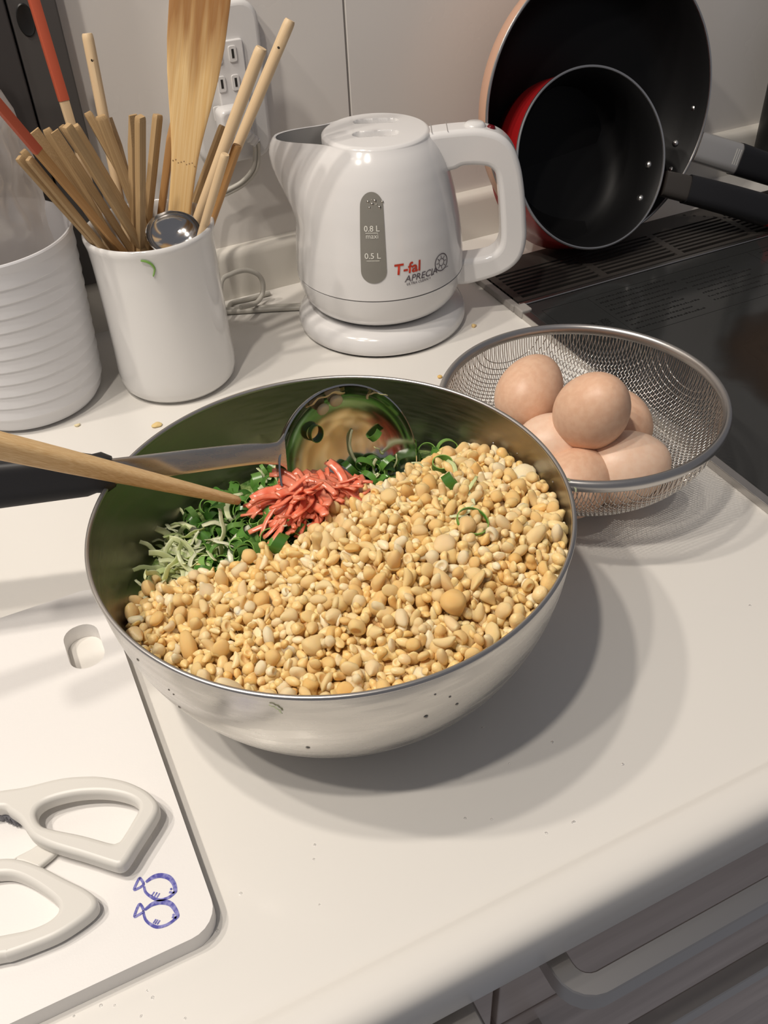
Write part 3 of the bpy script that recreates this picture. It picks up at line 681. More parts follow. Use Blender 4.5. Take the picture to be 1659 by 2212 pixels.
# ------------------------------------------------------------------ cutting board
cb = empty('cutting_board', (-.15, .35, 0), 'white plastic cutting board with a hand hole and two blue fish', 'board')
bl = [((-.34+.004)/2+x, (.221+.472)/2+y) for x, y in rrect((.344)/2, (.251)/2, .014, 6)]
hc = np.array([-.0170, .4235])
hole_ = [(hc[0]+x, hc[1]+y) for x, y in rrect(.0105, .0185, .0098, 6)][::-1]
V, Fc = curve_fill([bl, hole_], .0055, 0); V = V+np.array([0, 0, .0057])
sl = mesh('slab', V, Fc, M['board'], cb, bevel=.0042, seg=5)
ZB = .0113
ink = MB()
def stroke(pts, w):
    P = [Pz(*q, ZB) for q in pts]; n0 = len(P)
    Ps = smooth_path(P, 5) if n0 > 2 else np.array(P)
    wv_ = np.interp(np.linspace(0, 1, len(Ps)), np.linspace(0, 1, len(w)), w) if not np.isscalar(w) else [w]*len(Ps)
    ink.add(*sweep(Ps, [(-1, 0), (1, 0), (1, .0001), (-1, .0001)], scale=[(x*.0004, 1) for x in wv_]))
def fpx(q): return [(260+x*220/1659, 1870+y*160/1207) for x, y in q]
for body_, tail, eye, mouth, fins in (
    ([(415, 270), (520, 195), (650, 160), (790, 195), (870, 290), (895, 400), (880, 440), (800, 510), (700, 550), (600, 555), (490, 500), (410, 430), (385, 340)],
     [(380, 290), (330, 215), (300, 220), (225, 385), (300, 365), (370, 320), (375, 290)], (828, 382), [(795, 430), (850, 440), (885, 435)], [((555, 425), (510, 490)), ((600, 435), (555, 505)), ((640, 450), (595, 520))]),
    ([(400, 720), (520, 630), (670, 592), (810, 620), (890, 710), (930, 810), (910, 850), (830, 920), (730, 975), (600, 1000), (490, 955), (410, 880), (375, 770)],
     [(385, 740), (340, 650), (300, 640), (230, 825), (300, 800), (365, 760), (385, 740)], (865, 802), [(840, 835), (890, 845), (915, 850)], [((580, 870), (535, 940)), ((610, 880), (565, 950)), ((645, 890), (600, 960))])):
    stroke(fpx(body_), [1.6, 3, 3.2, 2.6, 2.2, 1.8, 1.8, 2, 1.6, 1.4]); stroke(fpx(tail), 1.6); stroke(fpx(mouth), 1.3)
    for f_ in fins: stroke(fpx(f_), .8)
    e_ = fpx([eye])[0]; p = Pz(*e_, ZB); ink.add(*lathe([(.0001, ZB+.0002), (.0006, ZB+.0001)], p[:2], 10))
o = ink.build('fish_print', M['fish_ink'], cb, smooth=False); o['label'] = 'two blue line-drawn fish'

# ------------------------------------------------------------------ kitchen scissors
ks = empty('kitchen_scissors', (-.1, .28, ZB), 'kitchen scissors with white plastic loop handles lying on the cutting board', 'scissors')
def c7(q, z): return [Pz(x*.42194, 1300+y*.42194, z)[:2] for x, y in q]
def loopmesh(name, outer_, inner_, z0, z1, parent=ks, bev=.0026):
    zm = z1
    lo = smooth_path([np.array([*p, 0]) for p in c7(outer_, zm)], 6, True)[:, :2]
    loops = [lo]
    if inner_: loops.append(smooth_path([np.array([*p, 0]) for p in c7(inner_, zm)], 6, True)[:, :2])
    V, Fc = curve_fill(loops, (z1-z0)/2, bev, 3); V = V+np.array([0, 0, (z0+z1)/2]); return mesh(name, V, Fc, M['scissor_white'], parent, sharp=70, wn=True)
loopmesh('handle_loop', [(-300, 1010), (-120, 985), (0, 958), (130, 938), (300, 897), (420, 885), (520, 887), (640, 910), (740, 955), (795, 1005), (810, 1045), (790, 1100), (700, 1240), (645, 1325), (605, 1350), (560, 1343), (420, 1298), (260, 1250), (170, 1208), (135, 1170), (95, 1112), (40, 1072), (0, 1052), (-150, 1075), (-300, 1090)],
    [(180, 1090), (192, 1050), (240, 1017), (330, 990), (430, 975), (540, 975), (640, 995), (695, 1025), (705, 1060), (670, 1125), (620, 1205), (595, 1225), (560, 1226), (420, 1188), (260, 1155), (205, 1135)], .0155, .0245)
loopmesh('handle_loop', [(-330, 1380), (-150, 1330), (0, 1306), (90, 1310), (200, 1345), (330, 1410), (440, 1465), (490, 1510), (490, 1560), (430, 1620), (300, 1705), (160, 1765), (40, 1808), (0, 1815), (-200, 1850), (-330, 1800), (-380, 1600)],
    [(-200, 1460), (-100, 1410), (0, 1393), (70, 1400), (150, 1435), (240, 1495), (290, 1545), (290, 1585), (240, 1630), (150, 1668), (40, 1692), (-80, 1710), (-190, 1690), (-240, 1580)], ZB+.0004, .0205)
loopmesh('stop_tab', [(60, 1316), (150, 1265), (205, 1235), (255, 1243), (288, 1263), (280, 1290), (215, 1345), (190, 1362), (120, 1336)], None, ZB+.0004, .0155, bev=.0015)
tp = c7([(-80, 1050), (0, 1068), (45, 1085), (80, 1105), (97, 1122), (86, 1134), (76, 1124), (66, 1131), (56, 1114), (46, 1122), (36, 1104), (25, 1112), (13, 1095), (0, 1103), (-80, 1085)], .0165)
n = len(tp); V = [(*p, z) for z in (.0130, .0172) for p in tp]
mesh('toothed_steel', V, [tuple(range(n))[::-1], tuple(range(n, 2*n))]+[(i, (i+1) % n, (i+1) % n+n, i+n) for i in range(n)], M['toothed'], ks, smooth=False)
V, Fc = sweep([Pz(-160, 1810, .0155), Pz(-420, 1900, .0150)], [(-.010, -.001), (.010, -.001), (.010, .001), (-.010, .001)]); mesh('blade', V, Fc, M['steel'], ks)

# ------------------------------------------------------------------ mixing bowl
BC_ = np.array([.1280, .3613]); HB = .110; RB, RT = .045, .1290
def rbowl(z, d=0.):
    t = min(max((z-d)/(HB), 0), 1); return RB+(RT-RB)*(1-(1-t)**2.05)**(1/2.05)-d
bw = empty('mixing_bowl', (*BC_, 0), 'large stainless steel mixing bowl full of batter ingredients on the worktop', 'bowl')
zl = [HB*(1-math.cos(a)) for a in np.linspace(0, PI/2, 30)]
op_ = [(.0001, .0004), (RB*.7, .0004), (RB*.95, .0006)]+[(rbowl(z), z+.0006*(z < .001)) for z in zl]
ip_ = [(.0001, .0018), (RB*.9, .0018)]+[(rbowl(z)-.0009, z+.0012*(1-z/HB)) for z in zl]
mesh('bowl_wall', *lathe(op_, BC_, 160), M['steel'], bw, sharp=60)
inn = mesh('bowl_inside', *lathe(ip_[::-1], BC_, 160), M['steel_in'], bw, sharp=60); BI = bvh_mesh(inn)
ring = [np.array([BC_[0]+(RT-.0002)*math.cos(a), BC_[1]+(RT-.0002)*math.sin(a), HB]) for a in np.linspace(0, 2*PI, 201)[:-1]]
mesh('rim', *sweep(ring, circ(.0014, 10), closed=True), M['brushed'], bw)
BO = bvh_of(*lathe(op_, BC_, 96))

# ------------------------------------------------------------------ food in the bowl
def h_base(x, y):
    b = .068+.065*(x-.128)+.07*(.36-y)
    b += .012*math.exp(-((x-.112)**2+(y-.402)**2)/(2*.022**2))
    return b+.027*math.exp(-((x-.160)**2+(y-.322)**2)/(2*.060**2))
bpx = [(255, 1330), (330, 1275), (400, 1250), (480, 1235), (570, 1198), (640, 1185), (700, 1135), (740, 1095), (800, 1065), (850, 1045), (905, 1015), (960, 985)]
bxy = []
for q in bpx:
    z = .07
    for _ in range(12): p = Pz(*q, z); z = .6*z+.4*h_base(p[0], p[1])
    bxy.append(p[:2])
bxy = np.array(bxy); bxy = bxy[np.argsort(bxy[:, 0])]
def yb(x): return float(np.interp(x, bxy[:, 0], bxy[:, 1]))
def is_temp(x, y): return y < yb(x)
def food_h(x, y):
    d = yb(x)-y
    return h_base(x, y)+.005*min(max(d/.02, -.6), 1)
def disc(pred, R_=1.):
    V = []; rows = 36
    for i in range(rows+1):
        for k in range(96):
            a = 2*PI*k/96; R1 = .12
            for _ in range(6): R1 = rbowl(food_h(BC_[0]+R1*math.cos(a), BC_[1]+R1*math.sin(a)))-.0016
            r = R1*i/rows*R_; x, y = BC_[0]+r*math.cos(a), BC_[1]+r*math.sin(a); V.append((x, y, food_h(x, y)-.004))
    return V, grid_faces(rows+1, 96, False, True)
V, Fc = disc(None); V = np.array(V)
ft = [f for f in Fc if is_temp(*(V[list(f)].mean(0)[:2]))]; fg = [f for f in Fc if not is_temp(*(V[list(f)].mean(0)[:2]))]
def subset(V, Fs):
    ids = sorted({i for f in Fs for i in f}); mp = {i: k for k, i in enumerate(ids)}; return V[ids], [tuple(mp[i] for i in f) for f in Fs]
Vg, Fg = subset(V, fg); Vt, Ft = subset(V, ft)
BF = bvh_of(V, Fc)
def fit_in(x, y, m_=.003):
    return math.hypot(x-BC_[0], y-BC_[1]) < rbowl(food_h(x, y))-m_
# tempura bits: lumpy puffed drops
def ico(n):
    import bmesh
    bm = bmesh.new(); bmesh.ops.create_icosphere(bm, subdivisions=n, radius=1); V = np.array([v.co[:] for v in bm.verts]); Fc = np.array([[v.index for v in f.verts] for f in bm.faces]); bm.free(); return V, Fc
IV, IF = ico(3); JV, JF = ico(2)
def lumpy(V, kind, seed):
    P = V.copy(); rs = np.random.RandomState(seed)
    if kind == 'drop': P[:, 0] *= 1.45; P[:, 1:] *= (1-.42*np.clip(P[:, :1], -1, 1))
    elif kind == 'oval': P[:, 0] *= 1.35; P[:, 2] *= .85
    elif kind == 'disc': P[:, 2] *= .62; P[:, 0] *= 1.12
    elif kind == 'twin':
        P[:, 0] *= 1.55; w = 1-.33*np.exp(-(P[:, 0]/.35)**2); P[:, 1:] *= w[:, None]; P[:, 1:] *= (1+.15*np.sign(P[:, :1]))
    elif kind == 'grain': P[:, 0] *= 1.65; P[:, 1:] *= .85
    elif kind == 'cup':
        rho = np.hypot(P[:, 0], P[:, 1]); P[:, 0] *= 1.25; P[:, 2] -= np.where(P[:, 2] > 0, .75*np.clip(1-(rho/.72)**2, 0, 1), 0)
    elif kind == 'bent': P[:, 0] *= 1.7; P[:, 1:] *= .72; P[:, 1] += .35*P[:, 0]**2/1.7
    elif kind == 'chip': P[:, 0] *= 1.4; P[:, 2] *= .5
    off = rs.rand(3)*50; A_ = {'chip': .26, 'twin': .16}.get(kind, .11)
    for i in range(len(P)):
        v = Vector(V[i]*1.15+off); P[i] *= 1+A_*noise.noise(v)+.045*noise.noise(v*2.7)
    return P
KINDS = ['oval', 'drop', 'grain', 'disc', 'twin', 'bent', 'cup', 'chip', 'drop', 'cup', 'twin', 'grain', 'bent', 'oval', 'chip', 'grain']
hi = [lumpy(IV, k, 11+i) for i, k in enumerate(KINDS)]; lo_ = [lumpy(JV, k, 11+i) for i, k in enumerate(KINDS)]
hi_me = [mdata('tempura_bit', v, [tuple(f) for f in IF.tolist()], M['tempura']) for v in hi]
def rotm(rs):
    q = rs.normal(size=4); q /= np.linalg.norm(q); w, x, y, z = q
    return np.array([[1-2*(y*y+z*z), 2*(x*y-z*w), 2*(x*z+y*w)], [2*(x*y+z*w), 1-2*(x*x+z*z), 2*(y*z-x*w)], [2*(x*z-y*w), 2*(y*z+x*w), 1-2*(x*x+y*y)]])
bits = []
def scatter(n, dmin, zoff, smin, smax, big=0):
    pts = []; cell = {}
    tries = 0
    while len(pts) < n and tries < n*30:
        tries += 1
        a, r = RS.rand()*2*PI, .128*math.sqrt(RS.rand()); x, y = BC_[0]+r*math.cos(a), BC_[1]+r*math.sin(a)
        s_ = math.exp(RS.normal(math.log(.0030), .22)); s_ = min(max(s_, smin), smax)
        if RS.rand() < big: s_ = min(s_*RS.uniform(1.4, 1.9), .0060)
        if y > yb(x)+.002*RS.randn()+.001 or not fit_in(x, y, s_+.0012): continue
        g = (int(x/.006), int(y/.006)); ok = True
        for i in (-1, 0, 1):
            for j in (-1, 0, 1):
                for (u_, v_, t_) in cell.get((g[0]+i, g[1]+j), ()):
                    if (u_-x)**2+(v_-y)**2 < (dmin*(s_+t_))**2: ok = False
        if not ok: continue
        cell.setdefault(g, []).append((x, y, s_)); pts.append((x, y, s_))
    for x, y, s_ in pts: bits.append((x, y, food_h(x, y)+zoff+RS.uniform(-.0012, .0012), s_))
scatter(1050, .72, -.0030, .0020, .0042)
scatter(850, .82, .0005, .0020, .0046, .06)
scatter(420, .95, .0038, .0019, .0044, .06)
dist = [((b[0]-CP[0])**2+(b[1]-CP[1])**2+(b[2]-CP[2])**2)**.5/b[3]-(20 if b[2] > food_h(b[0], b[1])+.0016 else 0) for b in bits]
order = np.argsort(dist)
def near_wall(b): return math.hypot(b[0]-BC_[0], b[1]-BC_[1]) > rbowl(b[2])-b[3]*2.0
sel = [i for i in order if bits[i][2] > food_h(bits[i][0], bits[i][1])-.0003 and not near_wall(bits[i])][:300]; ss = set(sel)
for i in sel:
    x, y, z, s_ = bits[i]; k = RS.randint(len(hi_me))
    o = bpy.data.objects.new('tempura_bit', hi_me[k]); o.location = (x, y, z); o.scale = (s_, s_, s_); o.rotation_euler = tuple(RS.rand(3)*6.28)
    tag(o, 'golden crisp tempura bit on top of the heap in the bowl', 'tempura bit', 'tempura bits on the heap'); COL.objects.link(o)
AV = []; AF = []; nb = 0
for i, (x, y, z, s_) in enumerate(bits):
    if i in ss: continue
    k = RS.randint(len(KINDS)); src, sf = (hi, IF) if z > food_h(x, y)-.001 else (lo_, JF)
    P = src[k]*s_ @ rotm(RS).T+np.array([x, y, z])
    rr = np.hypot(P[:, 0]-BC_[0], P[:, 1]-BC_[1]); lim = np.array([rbowl(max(q, .001)) for q in (z,)])[0]-.0012; f_ = np.minimum(1, lim/np.maximum(rr, 1e-6))
    P[:, 0] = BC_[0]+(P[:, 0]-BC_[0])*f_; P[:, 1] = BC_[1]+(P[:, 1]-BC_[1])*f_
    AV.append(P); AF.append(sf+nb); nb += len(P)
AV.append(Vt); V_all = np.concatenate(AV); F_all = np.concatenate(AF)
me = bpy.data.meshes.new('tempura_heap')
nf = len(F_all); nq = len(Ft)
me.vertices.add(len(V_all)); me.vertices.foreach_set('co', V_all.ravel())
loops_ = np.concatenate([F_all.ravel(), np.array(Ft).ravel()+nb]); me.loops.add(len(loops_)); me.loops.foreach_set('vertex_index', loops_)
me.polygons.add(nf+nq); me.polygons.foreach_set('loop_start', np.concatenate([np.arange(nf)*3, nf*3+np.arange(nq)*4])); me.polygons.foreach_set('loop_total', np.array([3]*nf+[4]*nq))
me.materials.append(M['tempura']); me.materials.append(M['tempura_bed']); me.polygons.foreach_set('material_index', np.array([0]*nf+[1]*nq)); me.polygons.foreach_set('use_smooth', [True]*(nf+nq)); me.update(calc_edges=True)
tag(link('tempura_heap', me), 'deep heap of golden tempura bits filling the front of the bowl', 'tempura bits', None, 'stuff')
# greens underneath
def ribbon(L_, w, t, curl, seed, wob=.3, n=9, taper=.5):
    rs = np.random.RandomState(seed); a = 0; p = np.zeros(3); pts = [p.copy()]; el = 0
    k1 = curl*rs.uniform(.4, 1.2)*rs.choice([-1, 1]); k2 = wob*rs.randn()
    for i in range(n-1):
        a += k1/n; el = wob*math.sin(i*1.3+rs.rand()*.5)*.6+k2*.3
        p = p+np.array([math.cos(a)*math.cos(el), math.sin(a)*math.cos(el), math.sin(el)])*L_/(n-1); pts.append(p.copy())
    P = np.array(pts); P -= P.mean(0)
    sc = [(w*(1-taper*abs(2*i/(n-1)-1)**3), t) for i in range(n)]
    return sweep(P, [(1, 0), (.6, .9), (-.6, .9), (-1, 0), (-.6, -.9), (.6, -.9)], scale=sc)
cab_me = [mdata('cabbage_shred', *ribbon(RS.uniform(.024, .046), RS.uniform(.0008, .0023), .0003, 3.6, 100+i, .6, 16, .2), M['cabbage']) for i in range(10)]
gin_me = [mdata('ginger_strip', *ribbon(RS.uniform(.030, .052), RS.uniform(.0014, .0033), .0007, 2.6, 200+i, .20, 14, .15), M['ginger']) for i in range(9)]
def onion_ring(R_, h, seed, cut=False, th_=.0006):
    rs = np.random.RandomState(seed); n = 20; ex = rs.uniform(.75, 1.1); gap = rs.uniform(.3, .9) if cut else 0
    V = []
    ks_ = n+1 if cut else n
    for k in range(ks_):
        a = gap/2+(2*PI-gap)*k/n; sk = h*.25*math.sin(a+seed)
        for r, z in ((R_, -h/2), (R_, h/2), (R_-th_, h/2), (R_-th_, -h/2)): V.append((r*math.cos(a)*ex, r*math.sin(a), z+sk))
    Fc = grid_faces(ks_, 4, not cut, True)
    me = mdata('spring_onion_ring', V, Fc, [M['onion'], M['onion_cut']], True, 40)
    for i, p in enumerate(me.polygons):
        if i % 4 in (1, 3): p.material_index = 1
    return me
on_me = [onion_ring(RS.uniform(.0036, .0068), RS.uniform(.0024, .0064), 300+i, i % 3 == 2) for i in range(12)]
AVg = MB(); AVg.add(Vg, Fg)
tries = 0; gpts = []
while len(gpts) < 400 and tries < 30000:
    tries += 1
    a, r = RS.rand()*2*PI, .125*math.sqrt(RS.rand()); x, y = BC_[0]+r*math.cos(a), BC_[1]+r*math.sin(a)
    if y < yb(x)+.001 or not fit_in(x, y, .007): continue
    gpts.append((x, y))
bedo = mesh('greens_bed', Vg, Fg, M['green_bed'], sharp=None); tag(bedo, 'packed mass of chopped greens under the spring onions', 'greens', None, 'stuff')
LADC = np.array([.1604, .4107, .0937])
def clear_of_ladle(p): return np.linalg.norm(p-LADC) > .053
def proj(p):
    c_ = CR@(np.asarray(p)-CP); return c_[0]/c_[2]*F+W/2, c_[1]/c_[2]*F+H/2
nc = no = 0
for x, y in gpts:
    z = food_h(x, y); p = np.array([x, y, z]); px, py = proj(p)
    if not clear_of_ladle(p): continue
    whiteish = (px < 400 and py > 1080) or noise.noise(Vector((x*45, y*45, 3))) > .28 or (360 < px < 440 and py > 1150)
    if whiteish and nc < 110:
        o = bpy.data.objects.new('cabbage_shred', cab_me[RS.randint(10)]); o.location = (x, y, z+.0005+RS.rand()*.005); o.rotation_euler = (RS.randn()*.35, RS.randn()*.35, RS.rand()*6.28)
        if math.hypot(x-BC_[0], y-BC_[1]) > rbowl(z)-.016: o.scale = (.55, .8, .8)
        tag(o, 'pale green cabbage shred among the spring onions in the bowl', 'cabbage shred', 'cabbage shreds in the bowl'); nc += 1; COL.objects.link(o)
    elif no < 290:
        o = bpy.data.objects.new('spring_onion_ring', on_me[RS.randint(12)]); o.location = (x, y, z+RS.uniform(-.002, .0045)); o.rotation_euler = (RS.randn()*.9, RS.randn()*.9, RS.rand()*6.28)
        tag(o, 'chopped dark green spring onion ring in the greens of the bowl', 'spring onion', 'spring onion rings in the bowl'); no += 1; COL.objects.link(o)
# red pickled ginger heap
gz = .085
for _ in range(12): p = Pz(672, 1080, gz); gz = .5*gz+.5*(food_h(p[0], p[1])+.006)
GCN = np.array(p)
for i in range(120):
    t = RS.rand()**.6; a = RS.rand()*2*PI; dx, dy = .031*t*math.cos(a), .014*t*math.sin(a)
    z = food_h(GCN[0]+dx, GCN[1]+dy)+.0015+.0165*(1-t*t)*RS.uniform(.6, 1.0)
    o = bpy.data.objects.new('ginger_strip', gin_me[RS.randint(9)]); o.location = (GCN[0]+dx, GCN[1]+dy, z); o.rotation_euler = (RS.randn()*.35, .45*dx/.03+RS.randn()*.12, RS.randn()*.55-.15)
    tag(o, 'red pickled ginger strip in the heap on the greens', 'ginger', 'pickled ginger strips'); COL.objects.link(o)

# ------------------------------------------------------------------ ladle
az = math.radians(11.1); tl = math.radians(26.7)
ln_ = np.array([math.sin(az)*math.cos(tl), -math.cos(az)*math.cos(tl), math.sin(tl)])
lx = np.array([math.cos(az), math.sin(az), 0]); ly = np.cross(ln_, lx)
lad = empty('soup_ladle', LADC, 'steel soup ladle with a black grip resting in the mixing bowl', 'ladle')
RL = .0470
pf = [(RL*math.sin(a), -.030*math.cos(a)) for a in np.linspace(.01, PI/2, 22)]; pin = [(max(r-.0008*r/RL, .0001), z+.0008) for r, z in pf[::-1]]
lb = mesh('ladle_bowl', *lathe(pf+[(RL+.0002, .0003)]+pin, n=96, frame=(LADC, lx, ly, ln_)), M['bright_steel'], lad, sharp=70); BL = bvh_mesh(lb)
best = min(np.linspace(.6*PI, 1.4*PI, 200), key=lambda a: np.hypot(*(np.array(proj(LADC+lx*RL*math.cos(a)+ly*RL*math.sin(a)))-(608, 978))))
hr_ = lx*math.cos(best)+ly*math.sin(best)
h0 = LADC+hr_*(RL-.001)+ln_*.0005; h1 = Py(232, 1012, .4405); h1 = np.array([h1[0], .4405, .1170]); hd = h1-h0; h1 = h0+hd*1.0; h2 = h0+hd*1.7
hp = smooth_path([h0-hd*.03-ln_*.0015, h0+hd*.05, h0+hd*.25+np.array([0, 0, .0015]), h1], 8)
hn = np.cross(hd/np.linalg.norm(hd), ly); hn = ln_*1.0+np.array([0, -.35, -.1])
mesh('handle_blade', *sweep(hp, rrect(1, 1, .3, 2), hn, scale=[(np.interp(i, [0, 6, 12, len(hp)-1], [.0110, .0066, .0058, .0074]), .0011) for i in range(len(hp))]), M['steel'], lad, sharp=45)
gp = [h0+hd*t for t in np.linspace(.97, 3.1, 40)]
def gw(i):
    t = i/39; w = np.interp(t, [0, .03, .12, .5, 1], [.0085, .0118, .0122, .0140, .0135])
    if i in (2, 17, 20): w *= .88
    return (w, np.interp(t, [0, .04, 1], [.004, .0062, .0075]))
mesh('grip', *sweep(gp, rrect(1, 1, .5, 4), hn, scale=[gw(i) for i in range(40)]), M['black_grip'], lad, sharp=50)
# bamboo cooking chopstick dipping into the greens
t0 = np.array(Pz(517, 1082, .0865)); t1 = np.array(Pz(0, 963, .1640)); cd = t1-t0
q = Vector(cd).to_track_quat('X', 'Z'); inv = np.array(q.to_matrix().inverted()); Lc = np.linalg.norm(cd)*1.9
V, Fc = sweep([np.array([Lc*t, 0, 0]) for t in (0, .004, .02, .2, .4, .7, 1)], rrect(1, 1, .6, 4), (0, 0, 1), scale=[.0018, .0023, .0026, .0041, .0056, .0072, .0080])
cs = link('cooking_chopstick', mdata('cooking_chopstick', V, Fc, M['bamboo_stick'], True, 40), None, t0); cs.rotation_euler = q.to_euler()
tag(cs, 'long tan bamboo cooking chopstick resting across the bowl with its tip in the greens', 'chopstick')
# scraps in and round the ladle
def stick_on(name, me, bvh, px, py, label, cat, group, lift=.0008, rot=0., scale=1., flat=True):
    p, n_ = hit(bvh, px, py)
    if p is None: return None
    d = ray(px, py)
    if n_@d > 0: n_ = -n_
    o = link(name, me, None, p+n_*lift); qq = Vector(n_).to_track_quat('Z', 'Y').to_matrix() @ Matrix.Rotation(rot, 3, 'Z')
    if not flat: qq = qq @ Matrix.Rotation(PI/2, 3, 'X')
    o.rotation_euler = qq.to_euler(); o.scale = (scale,)*3; tag(o, label, cat, group); return o
white_disc = mdata('onion_slice', *lathe([(.0001, .0018), (.003, .0018), (.0042, .0012), (.0045, 0), (.0042, -.0012), (.003, -.0018), (.0001, -.0018)], n=20), M['onion_white'], True, 60)
stick_on('onion_slice', white_disc, BL, 692, 878, 'white round onion slice stuck inside the ladle near its upper left', 'spring onion', 'scraps in the ladle', .003, 0, .9)
stick_on('onion_slice', white_disc, BL, 724, 862, 'pale green-centred onion slice beside the white one in the ladle', 'spring onion', 'scraps in the ladle', .0015, 0, .95)
stick_on('spring_onion_ring', on_me[0], BL, 678, 934, 'upright green onion ring stuck inside the ladle', 'spring onion', 'scraps in the ladle', .002, .3, .85)
stick_on('spring_onion_ring', on_me[2], BL, 808, 935, 'green onion shaving at the right inside the ladle', 'spring onion', 'scraps in the ladle', .002, .8, 1.0, False)
stick_on('cabbage_shred', cab_me[1], BL, 808, 852, 'pale cabbage sliver near the upper right ladle rim', 'cabbage', 'scraps in the ladle', .0008, 2.3, .55)
o = stick_on('cabbage_shred', cab_me[3], BL, 700, 850, 'long pale cabbage shred hanging over the ladle rim', 'cabbage', 'scraps in the ladle', .003, 1.9, .85)
stick_on('cabbage_piece', cab_me[5], BL, 765, 975, 'pointed pale cabbage leaf piece low in the ladle', 'cabbage', 'scraps in the ladle', .002, 2.6, .8)
for k in range(26):
    px, py = 800+RS.randn()*28, 1010+RS.randn()*16
    b_ = BL if RS.rand() < .5 else BF
    p, n_ = hit(b_, px, py)
    if p is None: continue
    d = ray(px, py); d /= np.linalg.norm(d); p = p-d*(.003+.006*RS.rand())
    if RS.rand() < .3: o = bpy.data.objects.new('cabbage_shred', cab_me[RS.randint(10)]); o.scale = (.5, .9, .9); tag(o, 'pale cabbage shred in the ladle mouth behind the ginger', 'cabbage shred', 'greens spilling from the ladle')
    else: o = bpy.data.objects.new('spring_onion_ring', on_me[RS.randint(12)]); tag(o, 'green onion piece in the ladle mouth behind the ginger', 'spring onion', 'greens spilling from the ladle')
    o.location = tuple(p); o.rotation_euler = tuple(RS.rand(3)*6); COL.objects.link(o)
# greens lying on the tempura heap at the right
def on_food(me, name, px, py, rot, label, lift=.006, tilt=0., sc_=1.):
    p, n_ = hit(BF, px, py); o = link(name, me, None, p+np.array([0, 0, lift])); o.rotation_euler = (tilt, 0, rot); o.scale = (sc_,)*3
    tag(o, label, 'greens', 'greens on the tempura heap'); return o
on_food(onion_ring(.0062, .0042, 951), 'spring_onion_ring', 955, 1030, .4, 'thick green onion ring on the heap near the ladle', .0095, .15, 1.0)
on_food(onion_ring(.0088, .0016, 957, False, .0005), 'spring_onion_ring', 1020, 1152, .8, 'large open green onion ring lying on the right of the heap', .0085, .35, 1.0)
on_food(on_me[7], 'spring_onion_ring', 975, 1068, 1.2, 'small green onion ring between cabbage shreds on the heap', .008, .9, 1.0)
for k, (px, py, r_, s_) in enumerate(((915, 1042, .1, .8), (970, 1050, -.6, .8), (985, 1085, -.9, .9), (1012, 1108, -1.1, .9), (1000, 1130, -.7, .6))):
    o = on_food(cab_me[k+2], 'cabbage_shred', px, py, r_, ['pale cabbage shred at the top edge of the tempura heap', 'cabbage shred beside the thick onion ring', 'pale shred in the middle of the cabbage streak', 'wide green-edged shred in the cabbage streak', 'short shred by the large open onion ring'][k], .0075, .2, s_)

# ------------------------------------------------------------------ strainer with eggs
SCN = np.array([.3400, .4275]); RS_, ZR, DP = .0945, .0720, .0640
str_ = empty('wire_strainer', (*SCN, 0), 'round steel mesh strainer holding brown eggs beside the mixing bowl', 'strainer')
def sz(rho2): return ZR-.002-DP*math.sqrt(max(1-rho2/(RS_**2), 0))
wires = []; wf = []; nv_ = 0; step = .00190; rw = .00038
cnt = int(RS_/step)
tri_p = [(math.cos(a)*rw, math.sin(a)*rw) for a in (PI/2, PI/2+2.094, PI/2+4.189)]
for dirn in (0, 1):
    for i in range(-cnt, cnt+1):
        x0 = i*step
        if abs(x0) > RS_-.002: continue
        w = math.sqrt(RS_**2-x0*x0); npt = max(8, int(2*2.2*w/step)); P = []
        for tt in np.linspace(-PI/2*.985, PI/2*.985, npt):
            y = w*math.sin(tt); z = sz(x0*x0+y*y); par = math.cos(PI*(y/step))*(1 if (i+dirn) % 2 else -1)*rw*.9
            nn = np.array([x0/RS_**2, y/RS_**2, (z-ZR)/DP**2]); nn /= np.linalg.norm(nn)
            P.append((np.array([x0, y, z])+nn*par) if dirn == 0 else (np.array([y, x0, z])+np.array([nn[1], nn[0], nn[2]])*par))
        V, Fc = sweep(np.array(P)+np.array([*SCN, 0]), tri_p, caps=False)
        wires += V; wf += [tuple(q+nv_ for q in f) for f in Fc]; nv_ += len(V)
tag(mesh('wire_mesh', wires, wf, M['wire'], str_, sharp=None), None, None, None, 'stuff')
ring = [np.array([SCN[0]+(RS_+.0012)*math.cos(a), SCN[1]+(RS_+.0012)*math.sin(a), ZR]) for a in np.linspace(0, 2*PI, 161)[:-1]]
mesh('rim', *sweep(ring, [(x*.0030, y*.0042) for x, y in circ(1, 14)], closed=True), M['brushed'], str_)
mesh('foot_ring', *sweep([np.array([SCN[0]+.034*math.cos(a), SCN[1]+.034*math.sin(a), .0062]) for a in np.linspace(0, 2*PI, 81)[:-1]], [(x*.0012, y*.0058) for x, y in circ(1, 8)], closed=True), M['brushed'], str_)
ev = []
for i in range(25):
    a = PI*i/24; r = .0232*math.sin(a)*(1+.0*math.cos(a)); z = .0292*math.cos(a); r *= (1-.10*math.cos(a)); ev.append((max(r, .0001), z))
egg_me = [mdata('egg', *lathe(ev[::-1], n=40), M['egg']), mdata('egg', *lathe(ev[::-1], n=40), M['egg_pale'])]
